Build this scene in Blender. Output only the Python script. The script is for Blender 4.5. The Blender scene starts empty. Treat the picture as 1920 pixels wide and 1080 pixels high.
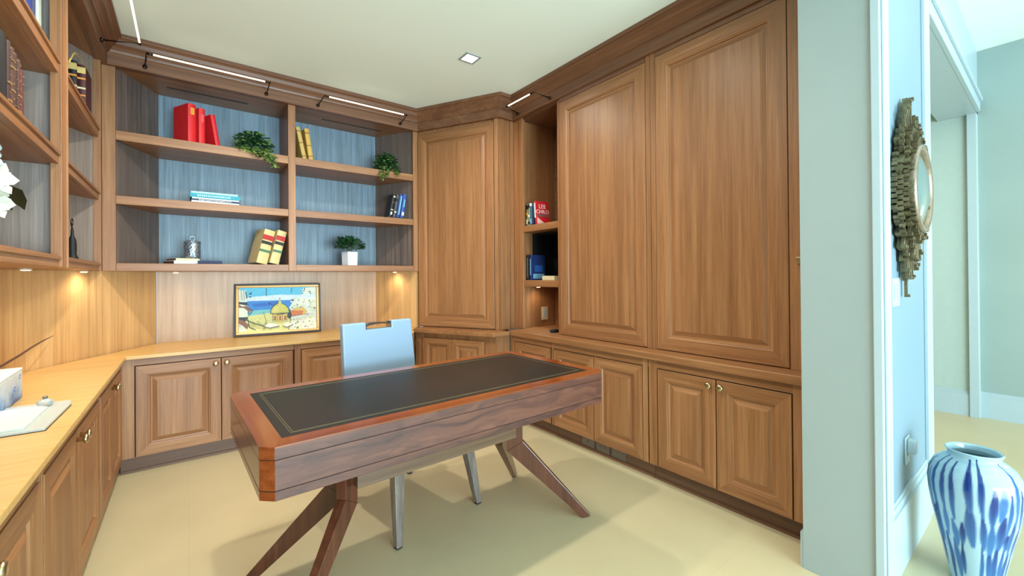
import bpy, math, random
from math import sin, cos, pi, radians, atan2, hypot
from mathutils import Vector, Matrix

# ------------------------------------------------------------------ camera
scene = bpy.context.scene
COL = scene.collection
FPX, YAW, PITCH, ROLL, CYPX = 792.56, 37.506, 0.217, -0.456, 514.9
cam_d = bpy.data.cameras.new('camera'); cam = bpy.data.objects.new('camera', cam_d); COL.objects.link(cam)
_a, _b, _c = radians(YAW), radians(PITCH), radians(ROLL)
_R = Vector((cos(_a), -sin(_a), 0)); _F = Vector((sin(_a)*cos(_b), cos(_a)*cos(_b), sin(_b))); _U = _R.cross(_F)
# image x axis in camera terms, rolled
_X = _R*cos(_c) + _U*sin(_c)*1.0
_Y = _U*cos(_c) - _R*sin(_c)*1.0
_m = Matrix((( _X.x, _Y.x, -_F.x, 0), (_X.y, _Y.y, -_F.y, 0), (_X.z, _Y.z, -_F.z, 1.25), (0, 0, 0, 1)))
cam.matrix_world = _m
cam_d.sensor_width = 36.0; cam_d.lens = FPX/1920*36.0
cam_d.shift_y = (CYPX-540)/1920.0
cam_d.clip_start = 0.02
scene.camera = cam
scene.view_settings.view_transform = 'Standard'
scene.view_settings.look = 'None'
scene.view_settings.gamma = 1.0
scene.view_settings.exposure = 0.10
scene.view_settings.use_curve_mapping = False

# ------------------------------------------------------------------ world and lights
w = bpy.data.worlds.new('world'); scene.world = w; w.use_nodes = True
w.node_tree.nodes['Background'].inputs[0].default_value = (0.78, 0.90, 1.0, 1)
w.node_tree.nodes['Background'].inputs[1].default_value = 0.7

def lamp(name, kind, loc, energy, color, target=None, **kw):
    d = bpy.data.lights.new(name, kind); d.energy = energy; d.color = color
    for k, v in kw.items(): setattr(d, k, v)
    o = bpy.data.objects.new(name, d); COL.objects.link(o); o.location = loc
    if target is not None:
        o.rotation_euler = (Vector(target)-Vector(loc)).to_track_quat('-Z', 'Y').to_euler()
    return o
WARM = (1.0, 0.84, 0.60); COOL = (0.56, 0.82, 1.0); NEUT = (1.0, 0.93, 0.80)
# daylight from the glazed side of the hall behind the camera
lamp('hall_daylight', 'AREA', (1.0, -9.0, 1.3), 840, COOL, (0.9, 3, 1.4), shape='RECTANGLE', size=8, size_y=2.6)
lamp('ceiling_fill', 'AREA', (0.8, -3.2, .12), 540, (.68, .93, 1.0), (1.0, 2.6, 2.8), size=3.0)  # added fill lamp aimed upwards to brighten the study ceiling
lamp('hall_downlight', 'AREA', (3.6, -1.0, 3.12), 14, (1.0, 0.93, 0.78), (3.6, -1.0, 0), size=1.6)
lamp('hall_table_lamp', 'POINT', (5.0, -.75, 1.45), 10, (1.0, .84, .5), shadow_soft_size=.12)
lamp('side_room_lamp', 'AREA', (4.0, 1.8, 2.6), 16, (1.0, 0.92, 0.74), (4.0, 1.8, 0), size=1.2)
CANS = [(1.626, 2.60), (0.30, 2.60), (1.50, 1.45), (0.30, 1.40)]
CAN_W = [60, 95, 30, 105]
for (x, y), e in zip(CANS, CAN_W):
    lamp('ceiling_spot', 'SPOT', (x, y, 2.80), e, NEUT, (x, y, 0), spot_size=radians(168), spot_blend=1.0, shadow_soft_size=0.05)

# ------------------------------------------------------------------ mesh helper
class MB:
    def __init__(s): s.v = []; s.f = []; s.m = []; s.mat = 0; s.smooth = False; s.sm = []
    def add(s, vs, fs, mat=None, smooth=None):
        n = len(s.v); s.v += [tuple(p) for p in vs]
        for f in fs:
            s.f.append([i+n for i in f]); s.m.append(s.mat if mat is None else mat)
            s.sm.append(s.smooth if smooth is None else smooth)
        return s
    def box(s, x0, x1, y0, y1, z0, z1, mat=None, M=None):
        vs = [(x, y, z) for z in (z0, z1) for y in (y0, y1) for x in (x0, x1)]
        if M is not None: vs = [tuple(M @ Vector(p)) for p in vs]
        return s.add(vs, [(0, 2, 3, 1), (4, 5, 7, 6), (0, 1, 5, 4), (2, 6, 7, 3), (0, 4, 6, 2), (1, 3, 7, 5)], mat)
    def prism(s, poly, z0, z1, mat=None):
        n = len(poly)
        a = sum(poly[i][0]*poly[(i+1) % n][1]-poly[(i+1) % n][0]*poly[i][1] for i in range(n))
        if a < 0: poly = poly[::-1]
        vs = [(x, y, z0) for x, y in poly]+[(x, y, z1) for x, y in poly]
        fs = [tuple(range(n))[::-1], tuple(range(n, 2*n))]+[(i, (i+1) % n, n+(i+1) % n, n+i) for i in range(n)]
        return s.add(vs, fs, mat, False)
    def hull(s, A, B, mat=None):      # two quads (4 points each) joined
        return s.add(list(A)+list(B), [(3, 2, 1, 0), (4, 5, 6, 7), (0, 1, 5, 4), (1, 2, 6, 5), (2, 3, 7, 6), (3, 0, 4, 7)], mat)
    def lathe(s, prof, n=32, c=(0, 0, 0), mat=None, cap=True, smooth=True):
        vs = []; fs = []
        for r, z in prof:
            for i in range(n):
                a = 2*pi*i/n; vs.append((c[0]+r*cos(a), c[1]+r*sin(a), c[2]+z))
        for j in range(len(prof)-1):
            for i in range(n):
                k = (i+1) % n; fs.append((j*n+i, j*n+k, (j+1)*n+k, (j+1)*n+i))
        if cap:
            fs.append(tuple(range(n))[::-1]); fs.append(tuple((len(prof)-1)*n+i for i in range(n)))
        return s.add(vs, fs, mat, smooth)
    def tube(s, pts, r, n=10, mat=None):
        pts = [Vector(p) for p in pts]; R = r if isinstance(r, (list, tuple)) else [r]*len(pts)
        vs = []; fs = []
        for i, p in enumerate(pts):
            t = (pts[min(i+1, len(pts)-1)]-pts[max(i-1, 0)]).normalized()
            u = t.cross(Vector((0, 0, 1)));
            if u.length < 1e-3: u = t.cross(Vector((0, 1, 0)))
            u.normalize(); v = t.cross(u)
            for k in range(n):
                a = 2*pi*k/n; vs.append(tuple(p+u*cos(a)*R[i]+v*sin(a)*R[i]))
        for i in range(len(pts)-1):
            for k in range(n):
                q = (k+1) % n; fs.append((i*n+k, i*n+q, (i+1)*n+q, (i+1)*n+k))
        fs.append(tuple(range(n))[::-1]); fs.append(tuple((len(pts)-1)*n+k for k in range(n)))
        return s.add(vs, fs, mat, True)
    def build(s, name, mats, parent=None, bevel=0, loc=None, flip=False):
        me = bpy.data.meshes.new(name); me.from_pydata(s.v, [], s.f)
        if not isinstance(mats, (list, tuple)): mats = [mats]
        for m in mats: me.materials.append(m)
        for p, mi, sm in zip(me.polygons, s.m, s.sm): p.material_index = min(mi, len(mats)-1); p.use_smooth = sm
        me.validate(); me.update()
        import bmesh
        bm = bmesh.new(); bm.from_mesh(me); bmesh.ops.recalc_face_normals(bm, faces=bm.faces); bm.to_mesh(me); bm.free()
        o = bpy.data.objects.new(name, me); COL.objects.link(o)
        if parent is not None: o.parent = parent
        if loc: o.location = loc
        if bevel:
            b = o.modifiers.new('bevel', 'BEVEL'); b.width = bevel; b.segments = 2; b.limit_method = 'ANGLE'; b.angle_limit = radians(40)
        return o

def thing(name, label, cat, loc=(0, 0, 0), rz=0, group=None, rot=None):
    o = bpy.data.objects.new(name, None); COL.objects.link(o); o.location = loc; o.empty_display_size = .05
    o.rotation_euler = rot if rot else (0, 0, rz)
    o['label'] = label; o['category'] = cat
    if group: o['group'] = group
    return o
def tag(o, label, cat, group=None):
    o['label'] = label; o['category'] = cat
    if group: o['group'] = group
    return o
def struct(o): o['kind'] = 'structure'; return o

# ------------------------------------------------------------------ materials
def srgb(r, g, b):
    f = lambda c: (c/255/12.92) if c/255 <= .04045 else ((c/255+.055)/1.055)**2.4
    return (f(r), f(g), f(b), 1)
class NT:
    def __init__(s, name):
        s.m = bpy.data.materials.new(name); s.m.use_nodes = True; s.t = s.m.node_tree
        s.b = s.t.nodes['Principled BSDF']
    def n(s, typ, **kw):
        x = s.t.nodes.new(typ)
        for k, v in kw.items():
            if k in x.inputs.keys() if hasattr(x.inputs, 'keys') else False: x.inputs[k].default_value = v
            else: setattr(x, k, v)
        return x
    def l(s, a, b): s.t.links.new(a, b)
def ramp(nt, fac, stops):
    r = nt.n('ShaderNodeValToRGB'); e = r.color_ramp.elements
    e[0].position, e[0].color = stops[0]; e[1].position, e[1].color = stops[-1]
    for p, c in stops[1:-1]:
        q = e.new(p); q.color = c
    nt.l(fac, r.inputs[0]); return r.outputs[0]
def mixc(nt, a, b, fac, mode='MIX'):
    x = nt.n('ShaderNodeMix', data_type='RGBA', blend_type=mode)
    if isinstance(fac, float): x.inputs[0].default_value = fac
    else: nt.l(fac, x.inputs[0])
    for q, i in ((a, 6), (b, 7)):
        if isinstance(q, tuple): x.inputs[i].default_value = q
        else: nt.l(q, x.inputs[i])
    return x.outputs[2]
def plain(name, c, rough=.5, metal=0, spec=.5, noise=0.0, nscale=20, **kw):
    nt = NT(name)
    nt.b.inputs['Roughness'].default_value = rough; nt.b.inputs['Metallic'].default_value = metal
    nt.b.inputs['Specular IOR Level'].default_value = spec
    tc = nt.n('ShaderNodeTexCoord'); no = nt.n('ShaderNodeTexNoise'); no.inputs['Scale'].default_value = nscale
    nt.l(tc.outputs['Object'], no.inputs['Vector'])
    d = tuple(x*(1-noise) for x in c[:3])+(1,); l = tuple(min(1, x*(1+noise)) for x in c[:3])+(1,)
    nt.l(ramp(nt, no.outputs[0], [(.3, d), (.7, l)]), nt.b.inputs['Base Color'])
    for k, v in kw.items(): nt.b.inputs[k].default_value = v
    return nt.m
def wood(name, dark, mid, light, axis='z', rough=.42, strip=.5, fine=.5, coat=0.0, scale=1.0, wavy=0.0):
    nt = NT(name)
    tc = nt.n('ShaderNodeTexCoord'); oi = nt.n('ShaderNodeObjectInfo')
    add = nt.n('ShaderNodeVectorMath', operation='MULTIPLY_ADD')
    comb = nt.n('ShaderNodeCombineXYZ')
    for i in range(3): nt.l(oi.outputs['Random'], comb.inputs[i])
    nt.l(comb.outputs[0], add.inputs[0]); add.inputs[1].default_value = (13.7, 7.3, 5.1); nt.l(tc.outputs['Object'], add.inputs[2])
    src = add.outputs[0]
    if wavy:
        wn = nt.n('ShaderNodeTexNoise'); wn.inputs['Scale'].default_value = 4.5; wn.inputs['Detail'].default_value = 1.5; nt.l(src, wn.inputs['Vector'])
        ad = nt.n('ShaderNodeVectorMath', operation='MULTIPLY_ADD'); nt.l(wn.outputs[1], ad.inputs[0]); ad.inputs[1].default_value = (wavy,)*3; nt.l(src, ad.inputs[2]); src = ad.outputs[0]
    def noise(al, ac, det):
        mp = nt.n('ShaderNodeMapping'); sc = {'x': (al, ac, ac), 'y': (ac, al, ac), 'z': (ac, ac, al)}[axis]
        mp.inputs['Scale'].default_value = tuple(scale*q for q in sc); nt.l(src, mp.inputs['Vector'])
        no = nt.n('ShaderNodeTexNoise'); no.inputs['Scale'].default_value = 1; no.inputs['Detail'].default_value = det
        no.inputs['Roughness'].default_value = .6; nt.l(mp.outputs[0], no.inputs['Vector']); return no.outputs[0]
    g = noise(.9, 34, 4); fg = noise(4, 210, 3); st = noise(.10, 6.5, 1)
    c = ramp(nt, g, [(.22, dark), (.5, mid), (.78, light)])
    sp = ramp(nt, st, [(.40, (1-.30*strip, 1-.34*strip, 1-.38*strip, 1)), (.60, (1, 1, 1, 1))])
    c = mixc(nt, c, sp, 1.0, 'MULTIPLY')
    fr = ramp(nt, fg, [(.38, (1-.42*fine, 1-.46*fine, 1-.5*fine, 1)), (.55, (1, 1, 1, 1))])
    c = mixc(nt, c, fr, 1.0, 'MULTIPLY')
    nt.l(c, nt.b.inputs['Base Color'])
    nt.b.inputs['Roughness'].default_value = rough
    nt.b.inputs['Coat Weight'].default_value = coat; nt.b.inputs['Coat Roughness'].default_value = .12
    bp = nt.n('ShaderNodeBump'); bp.inputs['Strength'].default_value = .12; bp.inputs['Distance'].default_value = .002
    nt.l(fg, bp.inputs['Height']); nt.l(bp.outputs[0], nt.b.inputs['Normal'])
    return nt.m
def emit(name, c, s):
    nt = NT(name); nt.b.inputs['Base Color'].default_value = c
    nt.b.inputs['Emission Color'].default_value = c; nt.b.inputs['Emission Strength'].default_value = s
    return nt.m

OAK = (srgb(138, 91, 56), srgb(160, 110, 70), srgb(180, 131, 88))
M = {}
for ax in 'xyz': M['oak'+ax] = wood('oak_'+ax, *OAK, axis=ax)
TOP = (srgb(196, 152, 88), srgb(214, 172, 106), srgb(226, 186, 122))
M['topx'] = wood('worktop_oak', *TOP, axis='x', fine=.12, strip=.15, rough=.35)
DKO = (srgb(106, 68, 46), srgb(126, 84, 58), srgb(144, 102, 72))
for ax in 'xy': M['crown'+ax] = wood('crown_oak_'+ax, *DKO, axis=ax)
SPL = (srgb(190, 140, 88), srgb(214, 168, 112), srgb(228, 188, 134))
M['splash'] = wood('backsplash_oak', *SPL, axis='z', fine=.3, strip=.5)
M['splash2'] = wood('backsplash_pale_oak', srgb(180, 140, 106), srgb(198, 160, 124), srgb(210, 176, 142), axis='z', fine=.3, strip=.2)
M['back'] = wood('shelf_back_daylight_oak', srgb(94, 112, 124), srgb(120, 140, 154), srgb(140, 162, 178), axis='z', fine=.6, strip=.3)  # oak tinted blue-grey: cool daylight on the back panels put into the colour
M['side'] = wood('shelf_side_dark_oak', srgb(92, 80, 74), srgb(116, 100, 92), srgb(140, 122, 112), axis='z', fine=.6, strip=.4)  # darker, greyer oak tone for the splayed side panels
M['lside'] = wood('left_shelf_side_oak', srgb(122, 112, 108), srgb(146, 134, 126), srgb(164, 150, 140), axis='z', fine=.4, strip=.3)
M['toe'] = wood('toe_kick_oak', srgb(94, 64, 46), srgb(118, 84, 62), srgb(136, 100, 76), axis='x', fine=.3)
M['black'] = plain('flat_black', srgb(14, 16, 18), .6)

M['gap'] = plain('shadow_gap', srgb(40, 26, 18), .8)
M['brass'] = plain('brushed_brass', srgb(196, 178, 140), .28, 1, noise=.06)
M['dkmetal'] = plain('dark_bronze', srgb(70, 58, 48), .35, 1)
M['walnut'] = wood('desk_rosewood', srgb(44, 22, 16), srgb(92, 52, 38), srgb(124, 76, 54), axis='x', rough=.5, strip=.7, fine=.35, coat=.08, scale=.75, wavy=.11)
M['walnuty'] = wood('desk_rosewood_side', srgb(90, 50, 32), srgb(132, 82, 56), srgb(156, 104, 76), axis='y', rough=.24, strip=.5, fine=.3, coat=.35, wavy=.05)
M['cherryx'] = wood('desk_edge_cherry', srgb(108, 46, 18), srgb(138, 66, 28), srgb(160, 84, 38), axis='x', rough=.2, strip=.3, fine=.2, coat=.5)
M['cherryy'] = wood('desk_edge_cherry_side', srgb(108, 46, 18), srgb(138, 66, 28), srgb(160, 84, 38), axis='y', rough=.2, strip=.3, fine=.2, coat=.5)
M['leg'] = wood('desk_leg_wood', srgb(62, 30, 20), srgb(88, 46, 30), srgb(110, 60, 40), axis='z', rough=.28, strip=.3, fine=.2, coat=.4)
M['apron'] = wood('desk_apron_wood', srgb(84, 62, 46), srgb(112, 86, 64), srgb(132, 104, 80), axis='x', rough=.35, strip=.3, fine=.3)
M['gold'] = plain('gold_tooling', srgb(140, 126, 88), .4, .3)
M['white'] = plain('white_paint', srgb(150, 162, 160), .6, noise=.02, nscale=3)
M['hallwall'] = plain('pale_blue_paint', srgb(120, 142, 154), .55, noise=.015, nscale=3)
M['trim'] = plain('white_gloss_trim', srgb(172, 190, 196), .35, noise=.01)
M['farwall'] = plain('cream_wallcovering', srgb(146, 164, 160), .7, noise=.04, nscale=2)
M['greywall'] = plain('grey_green_paint', srgb(172, 190, 184), .7, noise=.02)
M['ceil'] = plain('ceiling_paint', srgb(240, 251, 242), .85, noise=.012, nscale=1.5, spec=.1)
M['chairwhite'] = plain('daylight_tinted_leather', srgb(138, 162, 184), .45, noise=.01)  # blue daylight on white leather is tinted into the base colour
M['chairleg'] = wood('chair_leg_silvered', srgb(88, 78, 72), srgb(118, 106, 98), srgb(140, 128, 118), axis='z', rough=.25, coat=.5)
M['plate'] = plain('ivory_plastic', srgb(214, 200, 168), .4)
M['gplate'] = plain('grey_metal_plate', srgb(124, 116, 110), .35, .6)
M['chrome'] = plain('polished_steel', srgb(170, 180, 190), .15, 1)
M['page'] = plain('book_pages', srgb(222, 214, 196), .8, noise=.06, nscale=90)
M['lens'] = emit('lamp_lens', (1.0, .86, .60, 1), 14)
M['tube'] = emit('lamp_tube_diffuser', (1.0, .91, .68, 1), 2.2)
M['canlens'] = emit('downlight_lens', (1.0, .98, .92, 1), 9)

# floor: pale stone tiles with hardly visible joints
nt = NT('cream_stone_floor')
tc = nt.n('ShaderNodeTexCoord'); br = nt.n('ShaderNodeTexBrick'); br.offset = 0
br.inputs['Scale'].default_value = 1; br.inputs['Brick Width'].default_value = .9; br.inputs['Row Height'].default_value = .9
br.inputs['Mortar Size'].default_value = .002; br.inputs['Color1'].default_value = srgb(206, 191, 154); br.inputs['Color2'].default_value = srgb(205, 190, 152)
br.inputs['Mortar'].default_value = srgb(201, 186, 149); nt.l(tc.outputs['Object'], br.inputs['Vector'])
no = nt.n('ShaderNodeTexNoise'); no.inputs['Scale'].default_value = 3; no.inputs['Detail'].default_value = 4; nt.l(tc.outputs['Object'], no.inputs['Vector'])
nt.l(mixc(nt, br.outputs[0], ramp(nt, no.outputs[0], [(.3, (.93, .93, .92, 1)), (.7, (1, 1, 1, 1))]), 1.0, 'MULTIPLY'), nt.b.inputs['Base Color'])
nt.b.inputs['Roughness'].default_value = .38
M['floor'] = nt.m
# dark tooled leather with a faint marbling
nt = NT('dark_desk_leather')
tc = nt.n('ShaderNodeTexCoord'); no = nt.n('ShaderNodeTexNoise'); no.inputs['Scale'].default_value = 3.0; no.inputs['Detail'].default_value = 3
nt.l(tc.outputs['Object'], no.inputs['Vector'])
nt.l(ramp(nt, no.outputs[0], [(.35, srgb(26, 30, 27)), (.65, srgb(40, 32, 30))]), nt.b.inputs['Base Color'])
nt.b.inputs['Roughness'].default_value = .42; nt.b.inputs['Specular IOR Level'].default_value = .28
n2 = nt.n('ShaderNodeTexNoise'); n2.inputs['Scale'].default_value = 260; nt.l(tc.outputs['Object'], n2.inputs['Vector'])
bp = nt.n('ShaderNodeBump'); bp.inputs['Strength'].default_value = .15; bp.inputs['Distance'].default_value = .001; nt.l(n2.outputs[0], bp.inputs['Height']); nt.l(bp.outputs[0], nt.b.inputs['Normal'])
M['leather'] = nt.m

# ------------------------------------------------------------------ the room shell
H = 2.83
def sb(name, x0, x1, y0, y1, z0, z1, mat): return struct(MB().box(x0, x1, y0, y1, z0, z1).build(name, mat))
sb('floor', -2.6, 6.2, -4.0, 4.6, -.05, 0, M['floor'])
sb('ceiling', -1.0, 2.95, .44, 4.5, H, H+.05, M['ceil'])
sb('ceiling_hall', -2.6, 6.2, -4.0, .44, 3.17, 3.22, M['ceil'])
sb('ceiling_side_room', 2.95, 6.2, .68, 4.5, 2.715, 2.76, M['ceil'])
sb('wall_header', -1.0, 2.95, .44, .68, H+.05, 3.17, M['white'])
def wall_poly(name, pts, th, z0, z1, mat):
    # pts run along the visible face, wall body lies on the left of the direction
    m = MB()
    for (a, b) in zip(pts[:-1], pts[1:]):
        d = Vector((b[0]-a[0], b[1]-a[1])).normalized(); n = Vector((-d.y, d.x))*th
        m.prism([a, b, (b[0]+n.x, b[1]+n.y), (a[0]+n.x, a[1]+n.y)], z0, z1)
    return struct(m.build(name, mat))
sb('wall_left', -.86, -.79, .44, 3.2, 0, H, M['splash'])
wall_poly('wall_left_corner', [(-.79, 3.2), (-.190, 4.222)], .06, 0, H, M['splash'])
sb('wall_back', -.186, 1.507, 4.218, 4.28, 0, H, M['splash2'])
wall_poly('wall_back_corner', [(1.507, 4.218), (1.745, 3.79)], .06, .0, H, M['splash'])
sb('wall_right', 2.80, 2.95, .68, 4.3, 0, H, M['splash'])
# end wall between study and hall: end face, hall side with casing, cased opening further on
sb('wall_hall', 2.07, 3.10, .44, .68, 0, 3.17, M['white'])
struct(MB().box(2.175, 3.06, .434, .44, 0, 3.17).build('wall_hall_face', M['hallwall']))
sb('wall_hall_lintel', 3.10, 5.45, .44, .68, 2.62, 3.17, M['trim'])
sb('wall_hall_left', -.79, -.36, .44, .68, 0, 3.17, M['white'])
sb('wall_far', 5.45, 5.55, -4.0, .44, 0, 3.17, M['farwall'])
sb('wall_side_room_far', 5.40, 5.45, .44, 4.5, 0, 2.76, M['greywall'])
sb('wall_side_room_back', 2.95, 5.45, 4.4, 4.5, 0, 2.76, M['greywall'])
# casing of the study opening on the hall side
m = MB(); m.box(2.062, 2.185, .412, .440, 0, 3.17); m.box(2.085, 2.165, .404, .412, 0, 3.17)
struct(m.build('trim_1', M['trim'], bevel=.003))
m = MB(); m.box(2.985, 3.10, .418, .434, 0, 3.17); m.box(3.10, 3.112, .418, .684, 0, 3.17)
struct(m.build('trim_2', M['trim'], bevel=.003))
m = MB(); m.box(3.112, 5.35, .415, .44, 2.62, 2.72); m.box(3.112, 5.35, .40, .415, 2.70, 2.73); m.box(5.37, 5.40, .44, .50, 0, 2.66)
struct(m.build('trim_3', M['trim'], bevel=.003))
def baseb(name, pts, h, th, mat):
    m = MB()
    for (a, b) in zip(pts[:-1], pts[1:]):
        d = Vector((b[0]-a[0], b[1]-a[1])).normalized(); n = Vector((d.y, -d.x))
        q = lambda t: [a, b, (b[0]+n.x*t, b[1]+n.y*t), (a[0]+n.x*t, a[1]+n.y*t)]
        m.prism(q(th), 0, h*.86); m.prism(q(th*.6), h*.86, h*.95); m.prism(q(th*.3), h*.95, h)
    return struct(m.build(name, mat))
baseb('baseboard_hall', [(2.185, .434), (2.985, .434)], .30, .018, M['trim'])
baseb('baseboard_far', [(5.45, .44), (5.45, -4.0)], .22, .018, M['trim'])
baseb('baseboard_side_room', [(5.40, 4.4), (5.40, .50)], .22, .018, M['trim'])
sb('baseboard_study', 2.075, 2.22, .68, .692, 0, .15, M['trim'])

# cornice all round the study, one continuous moulding
def sweep(path, prof, mats, name):
    n = len(path); P = [Vector(p) for p in path]; m = MB(); rings = []
    for i in range(n):
        def nrm(a, b): d = (b-a).normalized(); return Vector((d.y, -d.x))
        if i == 0: o = nrm(P[0], P[1])
        elif i == n-1: o = nrm(P[-2], P[-1])
        else:
            a = nrm(P[i-1], P[i]); b = nrm(P[i], P[i+1]); o = (a+b); o = o/(o.dot(a))
        rings.append([(P[i].x+o.x*d, P[i].y+o.y*d, z) for d, z in prof])
    k = len(prof)
    vs = [p for r in rings for p in r]; m.v = vs
    for i in range(n-1):
        dx = abs(P[i+1].x-P[i].x); dy = abs(P[i+1].y-P[i].y)
        for j in range(k):
            q = (j+1) % k
            m.f.append([i*k+j, i*k+q, (i+1)*k+q, (i+1)*k+j]); m.m.append(0 if dx > dy else 1); m.sm.append(False)
    m.f.append(list(range(k))[::-1]); m.m.append(0); m.sm.append(False)
    m.f.append([(n-1)*k+j for j in range(k)]); m.m.append(0); m.sm.append(False)
    return m.build(name, mats)
CP = [(-.44, .70), (-.44, 3.78), (1.77, 3.78), (2.19, 3.02), (2.345, 3.02), (2.345, .694)]
prof = [(-.02, 2.646), (.030, 2.646), (.034, 2.652), (.034, 2.715), (.040, 2.722), (.046, 2.722), (.050, 2.735), (.062, 2.752), (.080, 2.768), (.090, 2.790), (.100, 2.800), (.108, 2.802), (.108, 2.829), (-.02, 2.829)]
struct(sweep(CP, prof, [M['crownx'], M['crowny']], 'trim_4'))

# ------------------------------------------------------------------ doors and cabinets (local frame: x to the right, -y towards the room)
def panel_door(name, x0, x1, z0, z1, parent, y=0.0, th=.02, stile=.07, mats=None, label=None):
    w_, h_ = x1-x0, z1-z0
    rings = [(0, th), (0, 0.001), (.0015, 0), (stile-.012, 0), (stile-.008, .002), (stile, .004), (stile+.004, .011), (stile+.012, .012), (stile+.034, .004), (stile+.038, .003)]
    vs = []
    for ins, dy in rings:
        vs += [(x0+ins, y+dy-th, z0+ins), (x1-ins, y+dy-th, z0+ins), (x1-ins, y+dy-th, z1-ins), (x0+ins, y+dy-th, z1-ins)]
    m = MB()
    m.v = vs
    for r in range(len(rings)-1):
        for k in range(4):
            q = (k+1) % 4
            m.f.append([r*4+k, r*4+q, r*4+4+q, r*4+4+k]); m.m.append(1 if k in (0, 2) else 0); m.sm.append(False)
    e = (len(rings)-1)*4
    m.f.append([e, e+1, e+2, e+3]); m.m.append(0); m.sm.append(False)
    m.f.append([3, 2, 1, 0]); m.m.append(0); m.sm.append(False)
    o = m.build(name, mats or [M['oakz'], M['oakx']], parent)
    if label: o['label'] = label
    return o
def knob(x, z, parent, y=-.02):
    m = MB(); n = 16
    def ring(r, yy): return [(x+r*cos(2*pi*i/n), y+yy, z+r*sin(2*pi*i/n)) for i in range(n)]
    prof = [(.008, 0), (.007, -.014), (.010, -.018), (.017, -.021), (.018, -.027), (.015, -.032), (.004, -.033)]
    vs = [p for r, yy in prof for p in ring(r, yy)]; fs = []
    for j in range(len(prof)-1):
        for i in range(n): fs.append((j*n+i, j*n+(i+1) % n, (j+1)*n+(i+1) % n, (j+1)*n+i))
    fs.append(tuple(range(n))); fs.append(tuple((len(prof)-1)*n+i for i in range(n)))
    m.add(vs, fs, smooth=True); return m.build('knob', M['brass'], parent)
def base_cabinet(label, loc, rz, width, depth, doors, ztop, knobs, group=None, toe=.11, toe_rec=.05, gap=.006, door_top=.69):
    """doors: list of (x0,x1); knobs: list of (door index, side)"""
    t = thing('base_cabinet', label, 'cabinet', loc, rz, group)
    m = MB(); m.box(0, width, .001, depth, toe, ztop)
    m.build('cabinet_body', [M['oakx']], t)
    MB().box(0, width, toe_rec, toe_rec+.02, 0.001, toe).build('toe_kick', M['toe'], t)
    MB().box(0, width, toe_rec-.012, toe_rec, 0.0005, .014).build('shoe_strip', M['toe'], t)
    e = [(0, 0)]+list(doors)+[(width, width)]
    for (a0, a1), (b0, b1) in zip(e[:-1], e[1:]):
        if b0-a1 > .012: MB().box(a1+gap*.5, b0-gap*.5, -.018, 0, toe, ztop).build('stile', M['oakz'], t)
    if ztop-door_top > .01: MB().box(0, width, -.0175, 0, door_top+gap, ztop).build('top_rail', M['oakx'], t)
    MB().box(.001, width-.001, -.004, -.0005, toe+.001, ztop-.004).build('shadow_gap', M['gap'], t)
    for i, (x0, x1) in enumerate(doors):
        d = panel_door('door', x0+gap*.5, x1-gap*.5, toe+.001, door_top, t)
        for (k, sd) in knobs:
            if k == i: knob((x0+.032) if sd == 'l' else (x1-.032), door_top-.032, d)
    return t
R90 = pi/2
ZL, ZR = .735, .738
# left run: local x -> world +y ; face at x=-.33
base_cabinet('oak base cabinet at the lower left edge, nearest the viewer', (-.348, .86, 0), R90, .90, .44, [(.0, .43), (.43, .875)], ZL, [(0, 'r'), (1, 'l')])
base_cabinet('middle oak base cabinet of the left run, below the white tray', (-.348, 1.765, 0), R90, .985, .44, [(.02, .49), (.49, .965)], ZL, [(0, 'r'), (1, 'l')])
base_cabinet('oak base cabinet of the left run ending in the room corner', (-.348, 2.755, 0), R90, .835, .44, [(.02, .42), (.42, .80)], ZL, [(0, 'r'), (1, 'l')])
# back run
base_cabinet('oak base cabinet of the back run nearest the left corner', (-.346, 3.636, 0), 0, .994, .56, [(.076, .532), (.532, .990)], ZL, [(0, 'r'), (1, 'l')])
base_cabinet('oak base cabinet of the back run behind the white chair', (.652, 3.636, 0), 0, .99, .56, [(.048, .50), (.50, .955)], ZL, [(0, 'r'), (1, 'l')])
# right run: local x -> world -y
base_cabinet('narrow oak base cabinet of the right run beneath the open niche', (2.238, 2.915, 0), -R90, .51, .55, [(.05, .50)], ZR, [])
base_cabinet('two-door oak base cabinet of the right run just behind the far end of the desk', (2.238, 2.402, 0), -R90, .86, .55, [(.02, .425), (.425, .82)], ZR, [])
base_cabinet('two-door oak base cabinet of the right run beside the white end wall', (2.238, 1.538, 0), -R90, .842, .55, [(.06, .413), (.413, .77)], ZR, [(0, 'r'), (1, 'l')])

# corner base cabinet (set at an angle)
ang = atan2(2.93-3.70, 2.07-1.69)
def corner_base():
    L_ = hypot(2.07-1.69, 2.93-3.70)
    t = thing('base_cabinet', 'small angled oak base cabinet in the far right corner', 'cabinet', (1.69, 3.70, 0), ang)
    # body polygon in local coordinates
    inv = Matrix.Rotation(-ang, 2)
    loc = lambda p: tuple(inv @ (Vector(p)-Vector((1.69, 3.70))))
    body = [loc(p) for p in [(1.70, 3.71), (2.08, 2.94), (2.225, 2.94), (2.30, 3.03), (2.30, 3.71)]]
    MB().prism(body, .11, .735).build('cabinet_body', M['oakz'], t)
    toe = [loc(p) for p in [(1.75, 3.72), (2.12, 2.99), (2.26, 2.99), (2.26, 3.72)]]
    MB().prism(toe, .001, .11).build('toe_kick', M['toe'], t)
    for a, b in ((.10, .42), (.42, .745)):
        panel_door('door', a+.002, b-.002, .12, .69, t, y=.006, stile=.058)
    return t
corner_base()

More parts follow.
